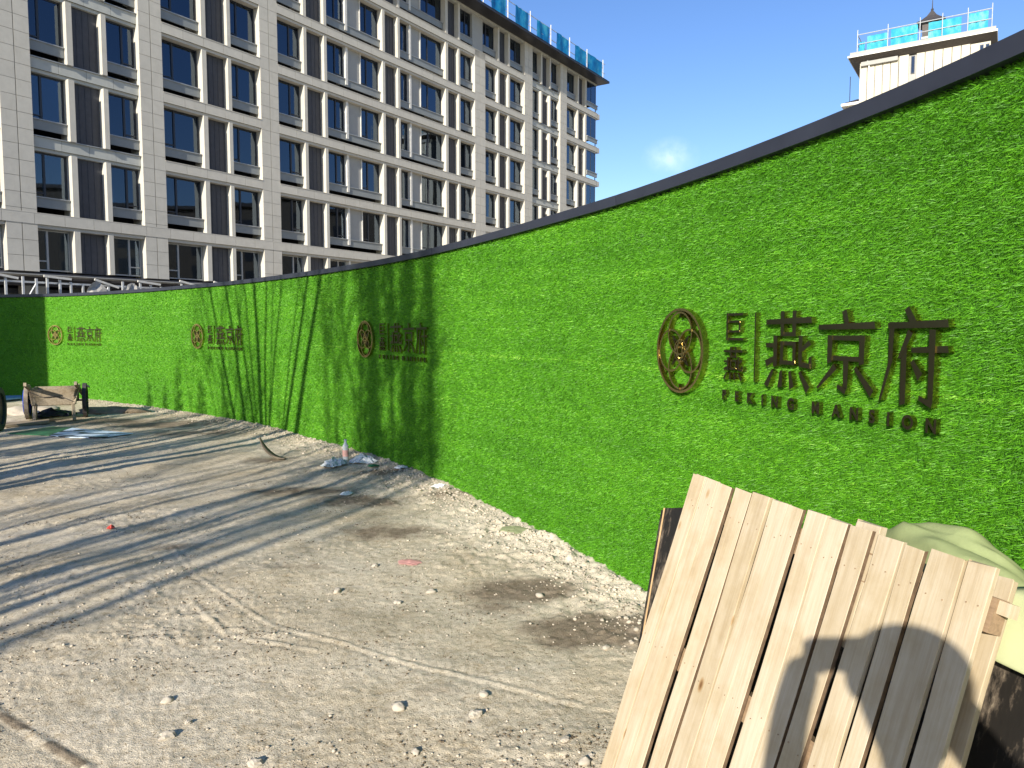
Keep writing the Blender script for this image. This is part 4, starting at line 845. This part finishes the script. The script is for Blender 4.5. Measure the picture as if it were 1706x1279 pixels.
def fan_tree():
    def shadow_src(px, py, a):           # the point on the light ray through the fence at this place
        c_, s_ = math.cos(R(4.13)), math.sin(R(4.13)); u = (px - 853) / 1240; b = -(py - 639.5) / 1240; d = np.array([u, c_ + b * s_, b * c_ - s_])
        k = np.arange(0, len(Q)); cr = Q[:, 0] * d[1] - Q[:, 1] * d[0]; ok = np.where(Q[:, 1] > 1, np.abs(cr), 9e9); i = int(np.argmin(ok)); tq = Q[i, 1] / d[1]; P = np.array([0, 0, EYE]) + d * tq
        l = np.array(Ldir); t_ = (P[0] * math.sin(R(SUN_AZ)) + P[1] * math.cos(R(SUN_AZ)) - a) / math.cos(R(SUN_EL)); return Vector(P - l * t_)
    A0 = 1.5; bx, by = cpos(-8.35, A0); t = thing('bare_tree', 'fan-shaped bare shrub tree with long straight stems, nearest the fence', 'tree', (0, 0, 0), 0, 'bare winter trees left of the camera'); tr_ = MB(); br = MB(); rr = random.Random(3)
    for (x0, x1, y1, r) in ((348, 392, 705, .03), (376, 410, 713, .035), (392, 424, 714, .025), (424, 436, 717, .045), (444, 444, 719, .025), (470, 449, 720, .022), (512, 474, 724, .035), (532, 492, 731, .05), (408, 430, 716, .018), (498, 470, 724, .016), (455, 447, 720, .014)):
        T_ = shadow_src(x0, 475, A0); B_ = shadow_src(x1, y1, A0); up_ = (T_ - B_); base = Vector((bx, by, 0)) + Vector((B_.x - bx, B_.y - by, 0)) * .12; e = T_ + up_ * .9
        pts = [base, base.lerp(B_, .5) + Vector((B_.x - bx, B_.y - by, 0)) * .08, B_, B_.lerp(T_, .5) + Vector((rr.uniform(-.05, .05), rr.uniform(-.05, .05), 0)), T_, e]
        r *= 1.55; tr_.tube(pts, [r * 1.3, r * 1.15, r, r * .85, r * .65, .008], 7)
        for k in range(5):
            u = rr.uniform(.3, 1); p = B_.lerp(e, .25 + .7 * u); ang = rr.uniform(0, 6.28); L = rr.uniform(.5, 1.3); q = p + Vector((math.cos(ang) * .35 * L, math.sin(ang) * .35 * L, L)); br.tube([p, p.lerp(q, .5) + Vector((math.cos(ang), math.sin(ang), 0)) * .05, q], [.012, .008, .003], 4)
    tr_.build('trunk', m_bark, t); br.build('branches', m_bark, t)
fan_tree()
def bush(c, a, r, h, seed, label):
    x, y = cpos(c, a); n = int(9000 * r); rg = np.random.default_rng(seed); u = rg.normal(0, 1, (n, 3)); u /= np.linalg.norm(u, axis=1)[:, None]; k = rg.random(n) ** .4
    top = np.abs(u[:, 2]) * k; P = np.stack([u[:, 0] * r * k * (1 - .45 * top), u[:, 1] * r * k * (1 - .45 * top), top * h + .05], 1); P += (rg.random((n, 3)) - .5) * .25 * r
    a1 = rg.normal(0, 1, (n, 3)); a1 /= np.linalg.norm(a1, axis=1)[:, None]; a2 = rg.normal(0, 1, (n, 3)); a2 /= np.linalg.norm(a2, axis=1)[:, None]
    V = np.stack([P, P + a1 * .07, P + a2 * .07], 1).reshape(-1, 3); t = thing('evergreen_bush', label, 'bush', (x, y, 0), 0, 'evergreen bushes left of the camera')
    obj('foliage', npmesh('foliage', V, np.arange(3 * n).reshape(n, 3), 3), m_evergreen, t); MB().tube([(0, 0, -.1), (0, 0, h * .8)], [.06, .02], 6).build('stem', m_bark, t)
bush(-13.2, -.5, .4, 5.6, 1, 'slim pointed evergreen nearest the shed'); bush(-12.5, -.2, .4, 5.2, 2, 'slim evergreen second from the shed'); bush(-11.9, -.6, .5, 5.9, 3, 'evergreen in the middle of the hedge row'); bush(-11.0, -.2, .6, 5.3, 4, 'broad evergreen right of the hedge middle'); bush(-10.0, -.5, .6, 4.9, 5, 'lowest evergreen at the right end of the hedge')
def pine(c, a, r, z0, h, seed, label, dens):
    x, y = cpos(c, a); n = int(dens * r * h); rg = np.random.default_rng(seed); u = rg.random(n); ang = rg.random(n) * 2 * PI; rad = r * np.sqrt(rg.random(n)) * (1 - .6 * u ** 1.5) * (.55 + .45 * np.sin(u * 23 + ang * 2))
    P = np.stack([rad * np.cos(ang), rad * np.sin(ang), z0 + u * h], 1) + (rg.random((n, 3)) - .5) * .2; a1 = rg.normal(0, 1, (n, 3)) * .05; a2 = rg.normal(0, 1, (n, 3)) * .05 + np.array([0, 0, .05])
    V = np.stack([P, P + a1, P + a2], 1).reshape(-1, 3); t = thing('pine_tree', label, 'tree', (x, y, 0), 0, 'slim pines left of the camera')
    obj('crown', npmesh('crown', V, np.arange(3 * n).reshape(n, 3), 3), m_evergreen, t); MB().tube([(0, 0, -.1), (.05, .03, z0 + h * .5), (0, 0, z0 + h)], [.06, .045, .01], 7).build('trunk', m_bark, t)
pine(-5.35, -5.4, .7, 4.9, 4.6, 1, 'slim pine with the widest raised crown', 1300); pine(-4.45, -5.6, .45, 4.8, 5.4, 2, 'slim pine with a narrow ragged crown', 1200); pine(-4.0, -9.0, .3, 6.6, 3.4, 3, 'short slim pine nearest the photographer', 1300); pine(-4.9, -4.6, .35, 6.2, 3.2, 4, 'slim pine with its small crown highest up', 1100)
shx, shy = cpos(-17.2, -2)
sh = thing('site_shed', 'tall plain building left of the view, shading the far end of the turf fence', 'building', (shx, shy, 0), -R(SUN_AZ))
MB().box(-9, 0, -5, 3, 0, 9.5).build('wall', m_cream, sh); MB().box(-9.2, .0, -5.2, 3.2, 9.5, 9.7).build('roof', m_roof, sh)
for i in range(3):
    for j in range(3): o = MB().box(-8 + i * 2.7, -6.8 + i * 2.7, 3.0, 3.04, 1.2 + j * 2.9, 2.7 + j * 2.9).build('window', m_frame, sh)

# ------------------------------------------------------------------ the photographer (casts the shadow on the pallet)
pe = thing('person', 'person in a dark coat holding a phone up in both hands, standing at the viewpoint', 'person', (0, 0, 0))
def skinned(name, verts, edges_, radii, mat, sub=1, root=0):
    me = bpy.data.meshes.new(name); me.from_pydata(verts, edges_, []); me.update(); o = obj(name, me, mat, pe); md = o.modifiers.new('skin', 'SKIN')
    for i, r in enumerate(radii): me.skin_vertices[0].data[i].radius = (r, r) if not isinstance(r, tuple) else r
    me.skin_vertices[0].data[root].use_root = True; s2 = o.modifiers.new('sub', 'SUBSURF'); s2.levels = sub; s2.render_levels = sub; md.use_smooth_shade = True; return o
V_ = [(.03, -.50, .95), (.03, -.49, 1.15), (.03, -.46, 1.36), (.035, -.42, 1.50), (.035, -.38, 1.58), (.035, -.345, 1.66), (.035, -.34, 1.76),
      (-.15, -.45, 1.42), (-.26, -.33, 1.18), (-.125, -.11, 1.53), (-.055, -.035, 1.645),
      (.22, -.45, 1.46), (.37, -.34, 1.30), (.26, -.12, 1.53), (.175, -.035, 1.64),
      (-.07, -.5, .88), (-.09, -.48, .48), (-.1, -.52, .09), (-.11, -.36, .04), (.13, -.5, .88), (.15, -.48, .48), (.16, -.52, .09), (.17, -.36, .04)]
E_ = [(0, 1), (1, 2), (2, 3), (3, 4), (4, 5), (5, 6), (2, 7), (7, 8), (8, 9), (9, 10), (2, 11), (11, 12), (12, 13), (13, 14), (0, 15), (15, 16), (16, 17), (17, 18), (0, 19), (19, 20), (20, 21), (21, 22)]
R_ = [(.17, .12), (.16, .12), (.18, .12), .06, .06, .105, .1, 0.08, .065, .05, .045, .1, .08, .055, .045, .09, .065, .045, .04, .09, .065, .045, .04]
skinned('body', V_, E_, R_, m_coat)
m = MB(); n = 12
for sx, bx_ in ((-1, -.045), (1, .155)):
    fv = []; fe = []; fr_ = []
    fv.append((bx_ + sx * .012, -.055, 1.61)); fr_.append(.032); fv.append((bx_ + sx * .004, -.05, 1.64)); fr_.append(.02); fe.append((0, 1))
    for k in range(4):
        b = len(fv); z = 1.625 + k * .016; fv += [(bx_ + sx * .006, -.04, z), (bx_ + sx * .012, -.024, z), (bx_ - sx * .004, -.01, z + .002)]; fr_ += [.009, .0085, .0075]; fe += [(1, b), (b, b + 1), (b + 1, b + 2)]
    b = len(fv); fv += [(bx_ - sx * .006, -.05, 1.62), (bx_ - sx * .024, -.036, 1.625)]; fr_ += [.011, .009]; fe += [(0, b), (b, b + 1)]
    skinned('hand', fv, fe, fr_, m_skin)
MB().box(-.045, .16, -.030, -.020, 1.605, 1.69).build('phone', m_frame, pe)
h = MB(); vs = []; fs = []
for i in range(9):
    for j in range(18): th = PI * .6 * i / 8; ph = 2 * PI * j / 18; vs.append(((.04) + .125 * math.sin(th) * math.cos(ph), -.355 + .13 * math.sin(th) * math.sin(ph), 1.73 + .125 * math.cos(th)))
for i in range(8):
    for j in range(18): a = i * 18 + j; b = i * 18 + (j + 1) % 18; fs.append((a, b, b + 18, a + 18))
h.add(vs, fs).build('hair', m_hair, pe, True)
